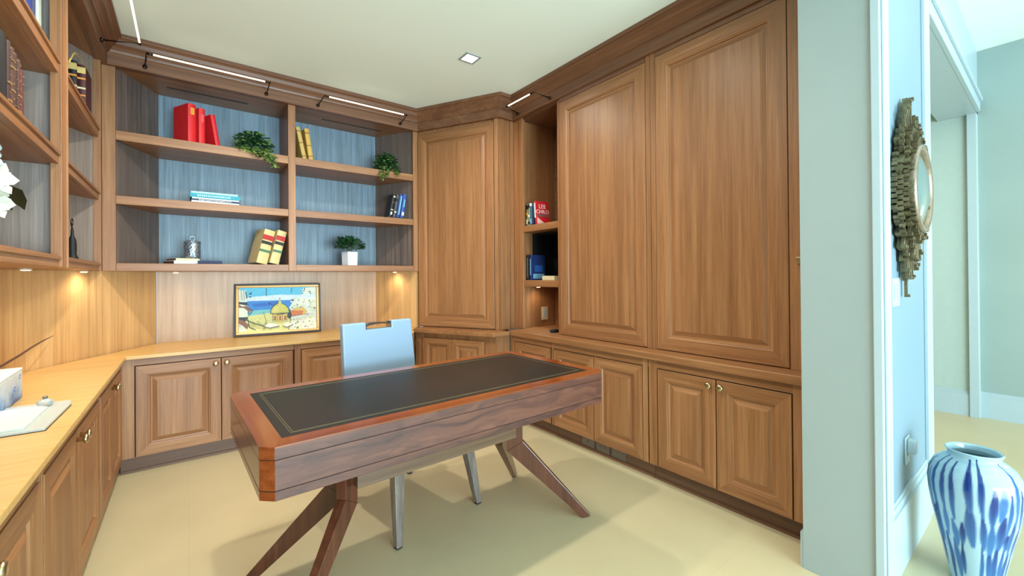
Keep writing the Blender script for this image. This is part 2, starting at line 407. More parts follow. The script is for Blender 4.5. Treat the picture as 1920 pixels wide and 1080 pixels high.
# worktops
m = MB(); W_ = [(-.79, .70), (-.31, .70), (-.31, 3.593), (1.63, 3.593), (1.648, 3.67), (1.755, 3.765), (1.507, 4.216), (-.170, 4.216), (-.785, 3.2)]
m.prism(W_, .739, .762)
t = m.build('worktop', M['topx'], bevel=.003); tag(t, 'long L-shaped oak worktop along the left and back walls', 'worktop')
m = MB(); m.prism([(1.655, 3.665), (2.025, 2.90), (2.195, 2.90), (2.195, 3.03), (2.30, 3.06), (2.30, 3.75), (1.775, 3.75)], .739, .774)
tag(m.build('worktop', M['oakx'], bevel=.004), 'short angled oak ledge on the corner base cabinet', 'worktop')
m = MB(); m.box(2.196, 2.795, .695, 2.895, .742, .786)
m.box(2.35, 2.795, 2.895, 2.935, .742, .786)
tag(m.build('worktop', M['oaky'], bevel=.004), 'long straight oak worktop along the right wall under the tall doors', 'worktop')

# ------------------------------------------------------------------ back wall bookcase
bc = thing('bookcase', 'wide two-bay oak wall bookcase on the back wall with splayed sides', 'bookcase', (0, 3.78, 1.305))
def L(p): return (p[0], p[1]-3.78)
ZB = 1.305
for a, b in ((-.438, -.372), (.645, .699), (1.717, 1.768)): MB().box(a, b, 0, .03, 0, 2.646-ZB).build('stile', M['oakz'], bc, bevel=.002)
MB().box(.648, .696, .03, .43, 0, 2.70-ZB).build('divider', M['oakz'], bc)
def side(pa, pb, th):
    a, b = Vector(L(pa)), Vector(L(pb)); d = (b-a).normalized(); n = Vector((-d.y, d.x))*th
    return [tuple(a), tuple(b), tuple(b+n), tuple(a+n)]
MB().prism(side((-.385, 3.80), (-.166, 4.216), .012), .0, 2.69-ZB).build('side_panel', M['side'], bc)
MB().prism(side((1.497, 4.214), (1.722, 3.812), .012), .0, 2.69-ZB).build('side_panel', M['side'], bc)
MB().box(-.185, 1.502, .424, .436, .04, 2.69-ZB).build('back_panel', M['back'], bc)
top = MB(); top.prism([L(p) for p in [(-.40, 3.79), (1.74, 3.79), (1.50, 4.214), (-.18, 4.214)]], 2.660-ZB, 2.69-ZB); top.build('soffit', M['oakx'], bc)
for a, b in ((-.115, .392), (.95, 1.485)):
    MB().box(a, b, .212, .224, 2.657-ZB, 2.661-ZB).build('light_channel', M['black'], bc)
for zt, th in ((2.232, .062), (1.803, .056), (1.357, .052)):
    for pl in ([(-.372, 3.784), (.645, 3.784), (.648, 4.204), (-.19, 4.204)], [(.699, 3.784), (1.717, 3.784), (1.505, 4.204), (.696, 4.204)]):
        MB().prism([L(p) for p in pl], zt-th-ZB, zt-ZB).build('shelf', M['oakx'], bc, bevel=.002)

# ------------------------------------------------------------------ left wall bookcases (two units side by side)
def left_bookcase(label, y0, y1, s0, s1, group=None):
    t = thing('bookcase', label, 'bookcase', (-.44, y0, ZB), R90)
    W = y1-y0; D = .345
    for q in ((0, s0, s0*.82, s0), (W-s1, W, W-s1, W-s1*.82)):
        fr = MB(); fr.box(q[0], q[1], 0, .03, 0, 2.646-ZB); fr.box(q[2], q[3], -.006, .002, 0, 2.646-ZB); fr.build('stile', M['oakz'], t, bevel=.002)
    for a, b in ((0.002, .02), (W-.02, W-.002)): MB().box(a, b, .03, D, 0, 2.70-ZB).build('side_panel', M['lside'], t)
    MB().box(0.002, W-.002, D-.012, D, 0.0, 2.70-ZB).build('back_panel', M['lside'], t)
    MB().box(0.02, W-.02, .01, D-.012, 2.655-ZB, 2.70-ZB).build('soffit', M['oakx'], t)
    for zt, th in ((2.215, .062), (1.812, .056), (1.357, .052)):
        s = MB(); s.box(s0, W-s1, .004, .03, zt-th-ZB, zt-ZB); s.box(.02, W-.02, .03, D-.012, zt-th-ZB, zt-ZB)
        s.box(s0, W-s1, -.004, .006, zt-.02-ZB, zt-.006-ZB)
        s.build('shelf', M['oakx'], t, bevel=.002)
    return t
left_bookcase('oak bookcase unit nearest the viewer on the left wall, holding the white flowers', .72, 2.732, .07, .07)
lb2 = left_bookcase('narrower oak bookcase unit in the left corner, with the small black figure', 2.734, 3.775, .06, .06)

MB().prism([(.50, .332), (1.022, .020), (1.016, .010), (.494, .322)], 0, 2.66-ZB).build('angled_panel', M['lside'], lb2)
# ------------------------------------------------------------------ corner tall cabinet
def corner_tall():
    P1, P2 = Vector((1.775, 3.785)), Vector((2.19, 3.03)); an = atan2(P2.y-P1.y, P2.x-P1.x); Lg = (P2-P1).length
    t = thing('tall_cabinet', 'angled tall oak corner cabinet between the back bookcase and the niche', 'cabinet', (P1.x, P1.y, .775), an)
    inv = Matrix.Rotation(-an, 2); loc = lambda p: tuple(inv @ (Vector(p)-P1))
    z1 = 2.646-.775
    MB().prism([loc(p) for p in [P1, P2, (2.348, 3.03), (2.348, 3.76), (1.79, 3.80)]], 0, z1).build('cabinet_body', M['oakz'], t)
    panel_door('door', .01, Lg-.045, .012, z1-.03, t, y=-.001, stile=.082)
    m = MB(); m.box(Lg-.04, Lg-.004, -.02, 0, 0, z1); m.build('corner_post', M['oakz'], t, bevel=.004)
    # side face: flat panel turned to the right wall
    a2 = Matrix.Rotation(-an, 3, 'Z')
    mm = MB()
    for (xa, xb, dy) in ((2.196, 2.245, .012), (2.25, 2.30, .008), (2.305, 2.345, .012)):
        pts = [loc((xa, 3.03)), loc((xb, 3.03)), loc((xb, 3.03-dy)), loc((xa, 3.03-dy))]
        mm.prism(pts, 0.0, z1)
    mm.build('side_panel', M['oakz'], t, bevel=.002)
    return t
corner_tall()

# ------------------------------------------------------------------ right wall: niche and tall cabinets
ZT = .7865
ni = thing('open_shelf_niche', 'narrow open oak shelf niche between the corner cabinet and the tall doors', 'shelf', (2.345, 2.95, ZT), -R90)
MB().box(0.002, .058, 0, .03, 0, 2.646-ZT).build('stile', M['oakz'], ni, bevel=.002)
m = MB(); m.box(.50, .536, 0, .03, 0, 2.646-ZT); m.box(.508, .528, -.008, .002, 0, 2.646-ZT); m.build('stile', M['oakz'], ni, bevel=.002)
MB().box(0.002, .02, .03, .44, 0, 2.646-ZT).build('side_panel', M['oakz'], ni)
MB().box(-.078, .0, .004, .03, 0, 2.646-ZT).build('filler_strip', M['oakz'], ni, bevel=.002)
MB().box(.518, .536, .03, .44, 0, 2.646-ZT).build('side_panel', M['oakz'], ni)
MB().box(.02, .518, .42, .44, 0, 1.17-ZT).build('back_panel', M['oakz'], ni)
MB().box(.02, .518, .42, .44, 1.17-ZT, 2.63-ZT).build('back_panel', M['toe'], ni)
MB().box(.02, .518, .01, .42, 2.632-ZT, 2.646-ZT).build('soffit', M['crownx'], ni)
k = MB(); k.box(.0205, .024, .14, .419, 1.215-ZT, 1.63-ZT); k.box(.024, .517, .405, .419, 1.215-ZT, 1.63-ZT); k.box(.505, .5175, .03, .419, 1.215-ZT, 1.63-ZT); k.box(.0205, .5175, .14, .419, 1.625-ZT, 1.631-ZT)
k.build('black_inner_faces', M['black'], ni)  # black sheets over the back, sides and top of the middle niche
for zt in (1.691, 1.214):
    s = MB(); s.box(.058, .50, .004, .03, zt-.055-ZT, zt-ZT); s.box(.021, .517, .03, .418, zt-.055-ZT, zt-ZT); s.build('shelf', M['oakx'], ni, bevel=.002)
def tall(label, ya, yb, d0, d1, knobside=None):
    t = thing('tall_cabinet', label, 'cabinet', (2.345, ya, ZT), -R90)
    W = ya-yb
    MB().box(0.001, W-.001, .002, .44, 0, 2.646-ZT).build('cabinet_body', M['oakz'], t)
    if d0 > .01: MB().box(0.001, d0-.003, -.018, .001, 0, 2.646-ZT).build('stile', M['oakz'], t, bevel=.0015)
    if W-d1 > .01: MB().box(d1+.003, W-.001, -.018, .001, 0, 2.646-ZT).build('stile', M['oakz'], t, bevel=.0015)
    MB().box(.001, W-.001, -.004, .0015, .0, 2.646-ZT).build('shadow_gap', M['gap'], t)
    d = panel_door('door', d0, d1, .004, 2.612-ZT, t, stile=.085)
    MB().box(d0, d1, -.018, .001, 2.616-ZT, 2.646-ZT).build('top_rail', M['crownx'], t)
    return t, W
tall('tall single-panel oak cabinet door beside the open niche', 2.412, 1.583, .004, .792)
tt, W_ = tall('widest tall oak cabinet door, next to the white end wall', 1.582, .744, .038, .768)
m = MB(); m.box(W_-.035, W_-.015, -.030, -.018, 1.30-ZT, 1.33-ZT); m.build('latch', M['brass'], tt, bevel=.002)

# ------------------------------------------------------------------ picture lights on the cornice
def picture_light(label, a, b, wall, z=2.70, zb=2.675, dirs=None, ends=(True, True)):
    """tube between plan points a and b, arms run to the points in wall"""
    a, b = Vector(a), Vector(b); c = (a+b)/2
    t = thing('picture_light', label, 'lamp', (c.x, c.y, z), 0, None)
    d = (b-a).normalized(); A = a-c; B = b-c
    MB().tube([(A.x, A.y, 0), (B.x, B.y, 0)], .0052, 12).build('light_tube', M['tube'], t)
    for s, P_, e in ((-1, A, wall[0]), (1, B, wall[1])):
        if e is None: continue
        m = MB(); q = P_+d*s*.032
        m.tube([(P_.x, P_.y, 0), (q.x, q.y, 0)], .0075, 10)
        we = Vector(e)-c
        m.tube([(q.x, q.y, 0), (q.x, q.y, .004), (we.x, we.y, zb-z)], .0042, 8)
        n = (we-q).normalized(); w2 = we-n*.012
        m.tube([(w2.x, w2.y, zb-z), (we.x, we.y, zb-z)], .013, 12)
        m.build('bracket_arm', M['dkmetal'], t)
    return t
picture_light('long lit linear picture light over the left bay of the back bookcase', (-.171, 3.57), (.459, 3.57), [(-.222, 3.745), (.489, 3.745)])
picture_light('lit linear picture light over the right bay of the back bookcase', (.905, 3.57), (1.536, 3.57), [(.86, 3.745), (1.574, 3.745)])
picture_light('lit linear picture light on the left wall cornice, at the top left', (-.228, 2.90), (-.228, 3.43), [(-.405, 2.86), (-.405, 3.47)])
picture_light('short-looking lit linear picture light over the niche on the right wall', (2.17, 2.86), (2.17, 2.57), [(2.31, 2.90), (2.31, 2.49)])

# under-shelf puck lights
def puck(label, x, y, z, e=2.0, col=WARM, rad=.022, soft=.09, size=165):
    t = thing('puck_light', label, 'lamp', (x, y, z), 0, None)
    MB().lathe([(rad, -.0005), (rad, -.007), (rad*.8, -.009)], 20).build('housing', M['plate'], t)
    MB().lathe([(rad*.72, -.0092), (rad*.7, -.0105)], 20).build('lens', M['lens'], t)
    lamp('puck_glow', 'SPOT', (x, y, z-.013), e, col, (x, y, 0), spot_size=radians(size), spot_blend=.8, shadow_soft_size=soft)
PW = 6
puck('small puck light under the far left corner of the upper shelves', -.50, 3.62, 1.3045, PW)
puck('small puck light under the left bookcase above the printed box', -.60, 2.30, 1.3045, PW)
puck('small puck light under the left bookcase between the reed and the corner', -.60, 2.95, 1.3045, PW)
puck('small white puck light under the left bay of the back bookcase', -.07, 4.02, 1.3045, PW*.35)
puck('small puck light under the right end of the back bookcase', 1.60, 3.96, 1.3045, PW)
puck('small puck light under the lowest niche shelf', 2.50, 2.87, 1.1585, PW*.55)

# recessed ceiling light
for i, (x, y) in enumerate(CANS[:1]):
    t = thing('recessed_ceiling_light', 'bright square recessed light set in the study ceiling', 'lamp', (x, y, H))
    r_ = MB()
    for a0, a1, b0, b1 in ((-.062, .062, -.062, -.045), (-.062, .062, .045, .062), (-.062, -.045, -.045, .045), (.045, .062, -.045, .045)): r_.box(a0, a1, b0, b1, -.004, .0)
    r_.build('trim_ring', M['white'], t)
    MB().box(-.045, .045, -.045, .045, -.003, -.0005).build('lens', M['canlens'], t)

# ------------------------------------------------------------------ desk
dk = thing('desk', 'long rosewood writing desk with dark leather top and splayed legs', 'desk', (.914, 1.783, 0), radians(1.8))
DX, DY, CH = .765, .383, .034
def octo(dx, dy, c): return [(-dx+c, -dy), (dx-c, -dy), (dx, -dy+c), (dx, dy-c), (dx-c, dy), (-dx+c, dy), (-dx, dy-c), (-dx, -dy+c)]
def octring(m, outer, inner, z0, z1):
    n = 8; vs = [(x, y, z) for z in (z0, z1) for p in (outer, inner) for x, y in p]
    for i in range(n):
        q = (i+1) % n
        for f in ([i, q, n+q, n+i], [2*n+i, 2*n+q, 3*n+q, 3*n+i], [i, q, 2*n+q, 2*n+i], [n+i, n+q, 3*n+q, 3*n+i]):
            pass
    fs = []; ms = []
    for i in range(n):
        q = (i+1) % n
        mt = {0: 0, 4: 0, 2: 1, 6: 1}.get(i, 0 if i in (1, 5) else 1)
        for f in ((n+i, n+q, q, i), (2*n+i, 2*n+q, 3*n+q, 3*n+i), (i, q, 2*n+q, 2*n+i), (n+q, n+i, 3*n+i, 3*n+q)):
            fs.append(f); ms.append(mt)
    b = len(m.v); m.v += vs
    for f, q in zip(fs, ms): m.f.append([b+x for x in f]); m.m.append(q); m.sm.append(False)
def octbody(m, dx, dy, c, z0, z1):
    P = octo(dx, dy, c); b = len(m.v); m.v += [(x, y, z0) for x, y in P]+[(x, y, z1) for x, y in P]
    for i in range(8):
        q = (i+1) % 8; m.f.append([b+i, b+q, b+8+q, b+8+i]); m.sm.append(False)
        m.m.append({0: 0, 4: 0, 2: 1, 6: 1}.get(i, 2))
    m.f.append([b+i for i in range(7, -1, -1)]); m.m.append(0); m.sm.append(False)
    m.f.append([b+8+i for i in range(8)]); m.m.append(0); m.sm.append(False)
m = MB(); octring(m, octo(DX, DY, CH), [(-.700, -.318), (-.699, -.318), (.699, -.318), (.700, -.317), (.700, .318), (.699, .319), (-.699, .319), (-.700, .318)], .7605, .7652)
m.build('top_border', [M['cherryx'], M['cherryy']], dk)
m = MB(); octbody(m, DX, DY, CH, .7275, .7605); m.build('desk_top', [M['walnut'], M['walnuty'], M['cherryx']], dk, bevel=.0015)
m = MB(); octbody(m, DX-.001, DY-.001, CH, .638, .7255); m.build('drawer_case', [M['walnut'], M['walnuty'], M['cherryx']], dk, bevel=.0015)
m = MB(); octbody(m, DX-.003, DY-.003, CH, .7255, .7275); octbody(m, DX-.003, DY-.003, CH, .636, .638); m.build('seam', [M['gap']], dk)
m = MB(); octbody(m, DX-.001, DY-.001, CH, .609, .636); m.build('bottom_rail', [M['walnut'], M['walnuty'], M['cherryx']], dk, bevel=.0015)
m = MB(); m.box(-.700, .700, -.318, .319, .7606, .7655); m.build('leather_inlay', M['leather'], dk)
m = MB()
for o_, wd in ((.030, .0012), (.037, .0012)):
    x, y = .700-o_, .318-o_
    m.box(-x, x, -y, -y+wd, .7655, .7659); m.box(-x, x, y-wd, y, .7655, .7659); m.box(-x, -x+wd, -y, y, .7655, .7659); m.box(x-wd, x, -y, y, .7655, .7659)
m.build('gold_line', M['gold'], dk)
MB().box(-.40, .40, -.105, .105, .432, .609).build('apron', M['apron'], dk, bevel=.002)
def desk_leg(sx, sy, post, foot):
    P0 = Vector(post); Fp = Vector(foot); d = (Fp-P0).normalized(); n = Vector((-d.y, d.x)); S = (Fp-P0).length
    def pt(s_, z, h): 
        a = P0+d*s_; return [(a.x-n.x*h, a.y-n.y*h, z), (a.x+n.x*h, a.y+n.y*h, z)]
    T, K, E_ = .021, .020, .013
    rows_ = [(pt(-.040, .6095, T), pt(.040, .6095, T)), (pt(-.040, .352, K), pt(.040, .402, K)), (pt(S-.040, 0, E_), pt(S, .012, E_))]
    m = MB()
    for (a, b), (c, e) in zip(rows_[:-1], rows_[1:]):
        m.hull([c[0], c[1], e[1], e[0]], [a[0], a[1], b[1], b[0]])
    bm_v = m.v
    return m.build('leg', M['leg'], dk, bevel=.002)
for sx in (-1, 1):
    for sy in (-1, 1): desk_leg(sx, sy, (sx*.425, sy*.062), (sx*.728, sy*.305))

# ------------------------------------------------------------------ chair
ch = thing('chair', 'white upholstered chair, tinted blue for daylight, pushed in behind the desk', 'chair', (.960, 2.20, 0), radians(10))
def chair_parts():
    # local: back at +y, front at -y
    def leg(x0, y0, x1, y1):
        m = MB(); q = lambda x, y, z, h: [(x-h, y-h, z), (x+h, y-h, z), (x+h, y+h, z), (x-h, y+h, z)]
        m.hull(q(x1, y1, 0.008, .016), q(x0, y0, .42, .030)); m.hull(q(x1, y1, 0, .015), q(x1, y1, .008, .015), mat=1)
        m.build('leg', [M['chairleg'], M['black']], ch, bevel=.003)
    leg(-.215, -.225, -.248, -.285); leg(.205, -.225, .26, -.275)
    leg(-.19, .245, -.215, .315); leg(.19, .245, .215, .315)
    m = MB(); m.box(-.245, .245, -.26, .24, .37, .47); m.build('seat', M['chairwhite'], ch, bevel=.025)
    # backrest: board with a hand grip opening at the top, leaning back
    def bx(x0, x1, z0, z1, m):
        yb = lambda z: .235+(z-.44)*.13
        hw = lambda z: 1+(.985-z)*.10
        P_ = lambda x, z, o: (x*hw(z), yb(z)+o, z)
        m.hull([P_(x0, z0, 0), P_(x1, z0, 0), P_(x1, z0, .045), P_(x0, z0, .045)], [P_(x0, z1, 0), P_(x1, z1, 0), P_(x1, z1, .045), P_(x0, z1, .045)])
    # frame pieces around the slot as one closed surface
    xs = [-.222, -.078, .086, .230]; zs = [.42, .62, .80, .945, .985]
    m = MB(); yb = lambda z: .235+(z-.44)*.13; hw = lambda z: 1+(.985-z)*.10
    idx = {}
    for j, z in enumerate(zs):
        for i, x in enumerate(xs):
            for s_ in (0, 1):
                idx[i, j, s_] = len(m.v); m.v.append((x*hw(z), yb(z)+.042*s_, z))
    cells = {(i, j) for i in range(3) for j in range(4)}-{(1, 3)}
    def F(*q): m.f.append(list(q)); m.m.append(0); m.sm.append(False)
    for (i, j) in cells:
        F(idx[i, j, 0], idx[i+1, j, 0], idx[i+1, j+1, 0], idx[i, j+1, 0]); F(idx[i, j, 1], idx[i, j+1, 1], idx[i+1, j+1, 1], idx[i+1, j, 1])
        if (i-1, j) not in cells: F(idx[i, j, 0], idx[i, j+1, 0], idx[i, j+1, 1], idx[i, j, 1])
        if (i+1, j) not in cells: F(idx[i+1, j, 0], idx[i+1, j, 1], idx[i+1, j+1, 1], idx[i+1, j+1, 0])
        if (i, j-1) not in cells: F(idx[i, j, 0], idx[i, j, 1], idx[i+1, j, 1], idx[i+1, j, 0])
        if (i, j+1) not in cells: F(idx[i, j+1, 0], idx[i+1, j+1, 0], idx[i+1, j+1, 1], idx[i, j+1, 1])
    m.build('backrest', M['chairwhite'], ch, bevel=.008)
    m = MB(); n = 9; pts_o = []
    z0 = .976
    vs = []
    for i in range(n):
        x = -.083+.166*i/(n-1); q = 1-((i-(n-1)/2)/((n-1)/2))**2
        y = yb(z0)+.021; zz = z0-.004+q*.010
        vs += [(x, y-.024, zz-.010), (x, y+.024, zz-.010), (x, y+.024, zz), (x, y-.024, zz)]
    fs = []
    for i in range(n-1):
        for k in range(4): fs.append((i*4+k, i*4+(k+1) % 4, i*4+4+(k+1) % 4, i*4+4+k))
    fs += [(0, 3, 2, 1), tuple((n-1)*4+k for k in range(4))]
    m.add(vs, fs, smooth=False); m.build('hand_grip', M['chrome'], ch)
    m = MB(); m.box(-.083, -.078, yb(z0)-.004, yb(z0)+.046, .944, .982); m.box(.078, .083, yb(z0)-.004, yb(z0)+.046, .944, .982)
    m.build('grip_plate', M['chrome'], ch)
chair_parts()

# ------------------------------------------------------------------ books
BM = {}
def col(name, c, rough=.55, noise=.05):
    if name not in BM: BM[name] = plain(name, c, rough, noise=noise, nscale=30)
    return BM[name]
def book(label, loc, rz, th, h, d, cover, bands=(), lean=0.0, group=None, flat=False, page=None, rib=0, cat='book'):
    """spine towards local -y; bands: (z0,z1,material[,inset])"""
    t = thing('book', label, cat, loc, rz, group)
    if flat:
        t.rotation_euler = (0, 0, rz)
    else:
        t.rotation_mode = 'XYZ'; t.matrix_basis = Matrix.Translation(loc) @ Matrix.Rotation(rz, 4, 'Z') @ Matrix.Rotation(lean, 4, 'Y')
    c = .0028
    m = MB(); m.box(-th/2, -th/2+c, 0, d, 0, h); m.box(th/2-c, th/2, 0, d, 0, h)
    n = 6; vs = []
    for z in (0, h):
        for i in range(n+1):
            x = -th/2+th*i/n; y = -.006*(1-(2*i/n-1)**2)
            vs += [(x, y, z), (x, y+c, z)]
    fs = []; o2 = 2*(n+1)
    for i in range(n):
        a, b_, c_, d_ = 2*i, 2*i+1, 2*i+2, 2*i+3
        fs += [(a, c_, c_+o2, a+o2), (b_, b_+o2, d_+o2, d_), (a, b_, d_, c_), (a+o2, c_+o2, d_+o2, b_+o2)]
    fs += [(0, o2, o2+1, 1), (2*n, 2*n+1, o2+2*n+1, o2+2*n)]
    m.add(vs, fs)
    if rib:
        for i in range(rib):
            z = h*(i+.8)/(rib+.6); m.box(-th/2*.9, th/2*.9, -.009, -.002, z-.002, z+.002)
    m.build('cover', cover, t)
    MB().box(-th/2+c, th/2-c, c, d-.004, .003, h-.003).build('page_block', page or M['page'], t)
    for bd in bands:
        z0, z1, mt = bd[:3]; k = bd[3] if len(bd) > 3 else .0
        MB().box(-th/2+k, th/2-k, -.0072, -.0015, z0*h, z1*h).build('spine_label', mt, t)
    return t
def flatbook(label, c, rz, th, w_, d, cover, strip=None, group=None, page=None):
    """lying book: spine (length w_) faces local -y"""
    t = thing('book', label, 'book', c, rz, group)
    m = MB(); q = .0025
    m.box(-w_/2, w_/2, 0, d, 0, q); m.box(-w_/2, w_/2, 0, d, th-q, th); m.box(-w_/2, w_/2, -.003, q, 0, th)
    m.build('cover', cover, t, bevel=.0008)
    MB().box(-w_/2+.003, w_/2-.003, q, d-.004, q, th-q).build('page_block', page or M['page'], t)
    if strip: 
        m = MB(); z = th*.5
        random.seed(int(abs(c[0])*1000)+7)
        x = -w_*.36
        while x < w_*.3:
            ww = random.uniform(.004, .010); m.box(x, x+ww, -.0036, -.003, z-th*.2, z+th*.2); x += ww+random.uniform(.0025, .005)
        m.build('spine_title', strip, t)
    return t
def text_on(parent, s, size, loc, rot, mat, name='title'):
    cu = bpy.data.curves.new(name, 'FONT'); cu.body = s; cu.size = size; cu.align_x = 'CENTER'; cu.extrude = .0003
    o = bpy.data.objects.new(name, cu); me = bpy.data.meshes.new_from_object(o); bpy.data.objects.remove(o)
    q = bpy.data.objects.new(name, me); COL.objects.link(q); me.materials.clear(); me.materials.append(mat)
    q.parent = parent; q.location = loc; q.rotation_euler = rot; return q

GLD = col('gilt_foil', srgb(226, 150, 60)); CRE = col('cream_label', srgb(222, 210, 170)); WHT = col('white_ink', srgb(232, 234, 232))
S1, S2, S3 = 2.2325, 1.8035, 1.3575
RED = col('red_cloth', srgb(218, 26, 34)); RED2 = col('bright_red_cloth', srgb(228, 40, 44))
book('largest red cloth book, leftmost on the top back shelf, gold title high on the spine', (.030, 3.80, S1), radians(27), .052, .272, .185, RED, [(.72, .90, GLD, .014)])
book('middle of the three red cloth books, upright', (.088, 3.83, S1), radians(27), .040, .262, .175, RED2, [(.62, .84, col('pink_foil', srgb(236, 90, 90)), .012)])
book('red cloth book at the right of its trio, leaning left', (.186, 3.855, S1+.004), radians(24), .030, .235, .16, RED, [], lean=-.16)
TAN = col('tan_cloth', srgb(196, 162, 88)); TAN2 = col('amber_cloth', srgb(204, 160, 74))
tb = col('tan_band', srgb(150, 112, 56))
book('pale tan old book leaning on the left of the right bay, top shelf', (.778, 3.835, S1+.005), radians(4), .032, .262, .17, TAN, [(.08, .12, tb), (.5, .53, tb), (.86, .9, tb)], lean=-.20)
book('amber old book leaning beside the pale tan one, top shelf', (.828, 3.835, S1+.005), radians(4), .036, .260, .17, TAN2, [(.1, .14, tb), (.45, .48, tb), (.84, .88, tb)], lean=-.14)
# blue leaning books, right bay middle shelf
DB = col('deep_blue_jacket', srgb(28, 58, 120)); LB = col('light_blue_band', srgb(120, 176, 214)); BK = col('black_jacket', srgb(26, 26, 30)); NAVY = col('navy_cloth', srgb(20, 34, 74))
book('black-jacketed book with pale marks, leftmost of the leaning set in the right bay', (1.494, 3.795, S2+.006), radians(8), .030, .221, .09, BK, [(.10, .22, WHT, .008), (.3, .34, CRE, .004), (.62, .66, col('brown_ink', srgb(120, 84, 60)), .004), (.86, .92, CRE, .006)], lean=.22)
book('dark grey book second from left in the leaning set in the right bay', (1.531, 3.795, S2+.006), radians(4), .026, .218, .09, col('slate_jacket', srgb(70, 74, 84)), [(.2, .26, CRE, .004), (.7, .82, BK)], lean=.20)
book('royal blue book with white title strip in the leaning set in the right bay', (1.568, 3.795, S2+.006), radians(4), .034, .226, .09, DB, [(.12, .92, LB, .011)], lean=.18)
book('blue book with pale marks, rightmost of the leaning set in the right bay', (1.608, 3.795, S2+.006), radians(4), .034, .228, .09, col('mid_blue_jacket', srgb(34, 78, 150)), [(.1, .24, WHT, .007), (.45, .78, LB, .012)], lean=.16)
# teal stack
TEAL = col('teal_cloth', srgb(40, 150, 168)); PALE = col('pale_aqua_cloth', srgb(176, 222, 224)); WH = col('white_cloth', srgb(226, 232, 232))
zz = S2
flatbook('thin white book at the bottom of the flat teal stack', (.170, 3.84, zz), radians(2), .018, .292, .21, WH); zz += .0183
flatbook('thin dark navy book second from the bottom of the flat teal stack', (.172, 3.84, zz), radians(-1), .012, .290, .20, NAVY, WHT); zz += .0123
flatbook('thin white book in the middle of the flat teal stack', (.172, 3.84, zz), radians(1), .010, .290, .20, WH); zz += .0103
flatbook('teal book with a pale lettered spine, second from the top of the flat stack', (.170, 3.838, zz), 0, .030, .308, .215, TEAL, PALE); zz += .0303
flatbook('pale aqua book on top of the flat teal stack', (.165, 3.845, zz), radians(-1), .014, .285, .20, PALE)
# flat books with the jar
zz = S3
flatbook('white-spined book lying at the bottom left under the silver jar', (.000, 3.90, zz), radians(24), .024, .17, .16, WH, None, page=col('brown_pages', srgb(90, 64, 56)))
flatbook('cream-spined book lying on the white one under the silver jar', (.002, 3.905, zz+.0243), radians(24), .018, .15, .15, CRE, None, page=col('brown_pages', srgb(90, 64, 56)))
flatbook('navy blue book lying to the right of the silver jar', (.135, 3.885, zz), radians(-3), .026, .15, .14, NAVY, None)
# silver jar
jr = thing('lidded_jar', 'small hammered silver lidded jar standing on the flat books', 'jar', (.030, 3.975, S3+.0428))
nt = NT('hammered_silver'); tc = nt.n('ShaderNodeTexCoord'); vo = nt.n('ShaderNodeTexVoronoi'); vo.inputs['Scale'].default_value = 90; nt.l(tc.outputs['Object'], vo.inputs['Vector'])
nt.b.inputs['Metallic'].default_value = .85; nt.b.inputs['Roughness'].default_value = .3
nt.l(ramp(nt, vo.outputs[0], [(.1, srgb(80, 88, 98)), (.6, srgb(176, 190, 204))]), nt.b.inputs['Base Color'])
bp = nt.n('ShaderNodeBump'); bp.inputs['Strength'].default_value = .6; bp.inputs['Distance'].default_value = .004; nt.l(vo.outputs[0], bp.inputs['Height']); nt.l(bp.outputs[0], nt.b.inputs['Normal'])
M['silver'] = nt.m
MB().lathe([(.040, 0), (.048, .004), (.050, .015), (.050, .112), (.048, .118)], 36).build('jar_body', M['silver'], jr)
MB().lathe([(.052, .118), (.052, .126), (.042, .132), (.010, .136)], 36).build('lid', M['silver'], jr)
ring = [(0.016*cos(a), 0, .152+.016*sin(a)) for a in [2*pi*i/18 for i in range(19)]]
MB().tube(ring, .003, 8).build('ring_handle', M['chrome'], jr)
# law books
LAW = col('law_buckram', srgb(208, 184, 126)); LRED = col('law_red_label', srgb(176, 36, 36)); LBLK = col('law_black_label', srgb(40, 36, 34)); LGRN = col('law_green_label', srgb(70, 110, 84))
bands = [(.70, .84, LRED), (.57, .66, LBLK), (.34, .41, LGRN)]
book('left one of two leaning buckram law books with red and black labels', (.462, 3.835, S3+.008), radians(14), .078, .275, .17, LAW, bands, lean=.24)
book('right one of two leaning buckram law books, touching the divider side', (.548, 3.83, S3+.008), radians(10), .066, .272, .17, LAW, bands, lean=.24)
# niche upper shelf books
N1 = 1.6915
for lb, y, th, h, cov, bd, ln in [
    ('olive patterned paperback standing leftmost on the upper niche shelf', 2.895, .026, .196, col('olive_cover', srgb(126, 116, 60)), [(.1, .3, CRE, .004), (.5, .62, GLD, .004), (.78, .96, BK)], 0),
    ('grey-green paperback second from the left on the upper niche shelf', 2.868, .024, .200, col('sage_cover', srgb(126, 138, 122)), [(.1, .2, BK), (.4, .5, WHT, .004), (.8, .95, BK, .004)], 0),
    ('white-topped teal paperback in the middle of the upper niche shelf', 2.842, .024, .202, col('petrol_cover', srgb(38, 96, 120)), [(.86, .98, WHT), (.1, .3, LB, .003)], 0),
    ('navy paperback just left of the red thriller on the upper niche shelf', 2.818, .022, .192, NAVY, [], 0)]:
    book(lb, (2.40, y, N1), -R90, th, h, .12, cov, bd)
rb = book('bright red paperback thriller with white cover lettering on the upper niche shelf', (2.40, 2.776, N1+.003), -R90-radians(6), .026, .208, .135, col('thriller_red', srgb(198, 20, 34)), [(.30, .92, WHT, .006)], lean=-.09)
text_on(rb, 'LEE', .052, (.0136, .066, .145), (R90, 0, R90), WHT)
text_on(rb, 'CHILD', .047, (.0136, .066, .100), (R90, 0, R90), WHT)
m = MB(); m.box(.0132, .0137, .005, .13, .072, .090); m.build('cover_band', col('grey_band', srgb(110, 92, 92)), rb)
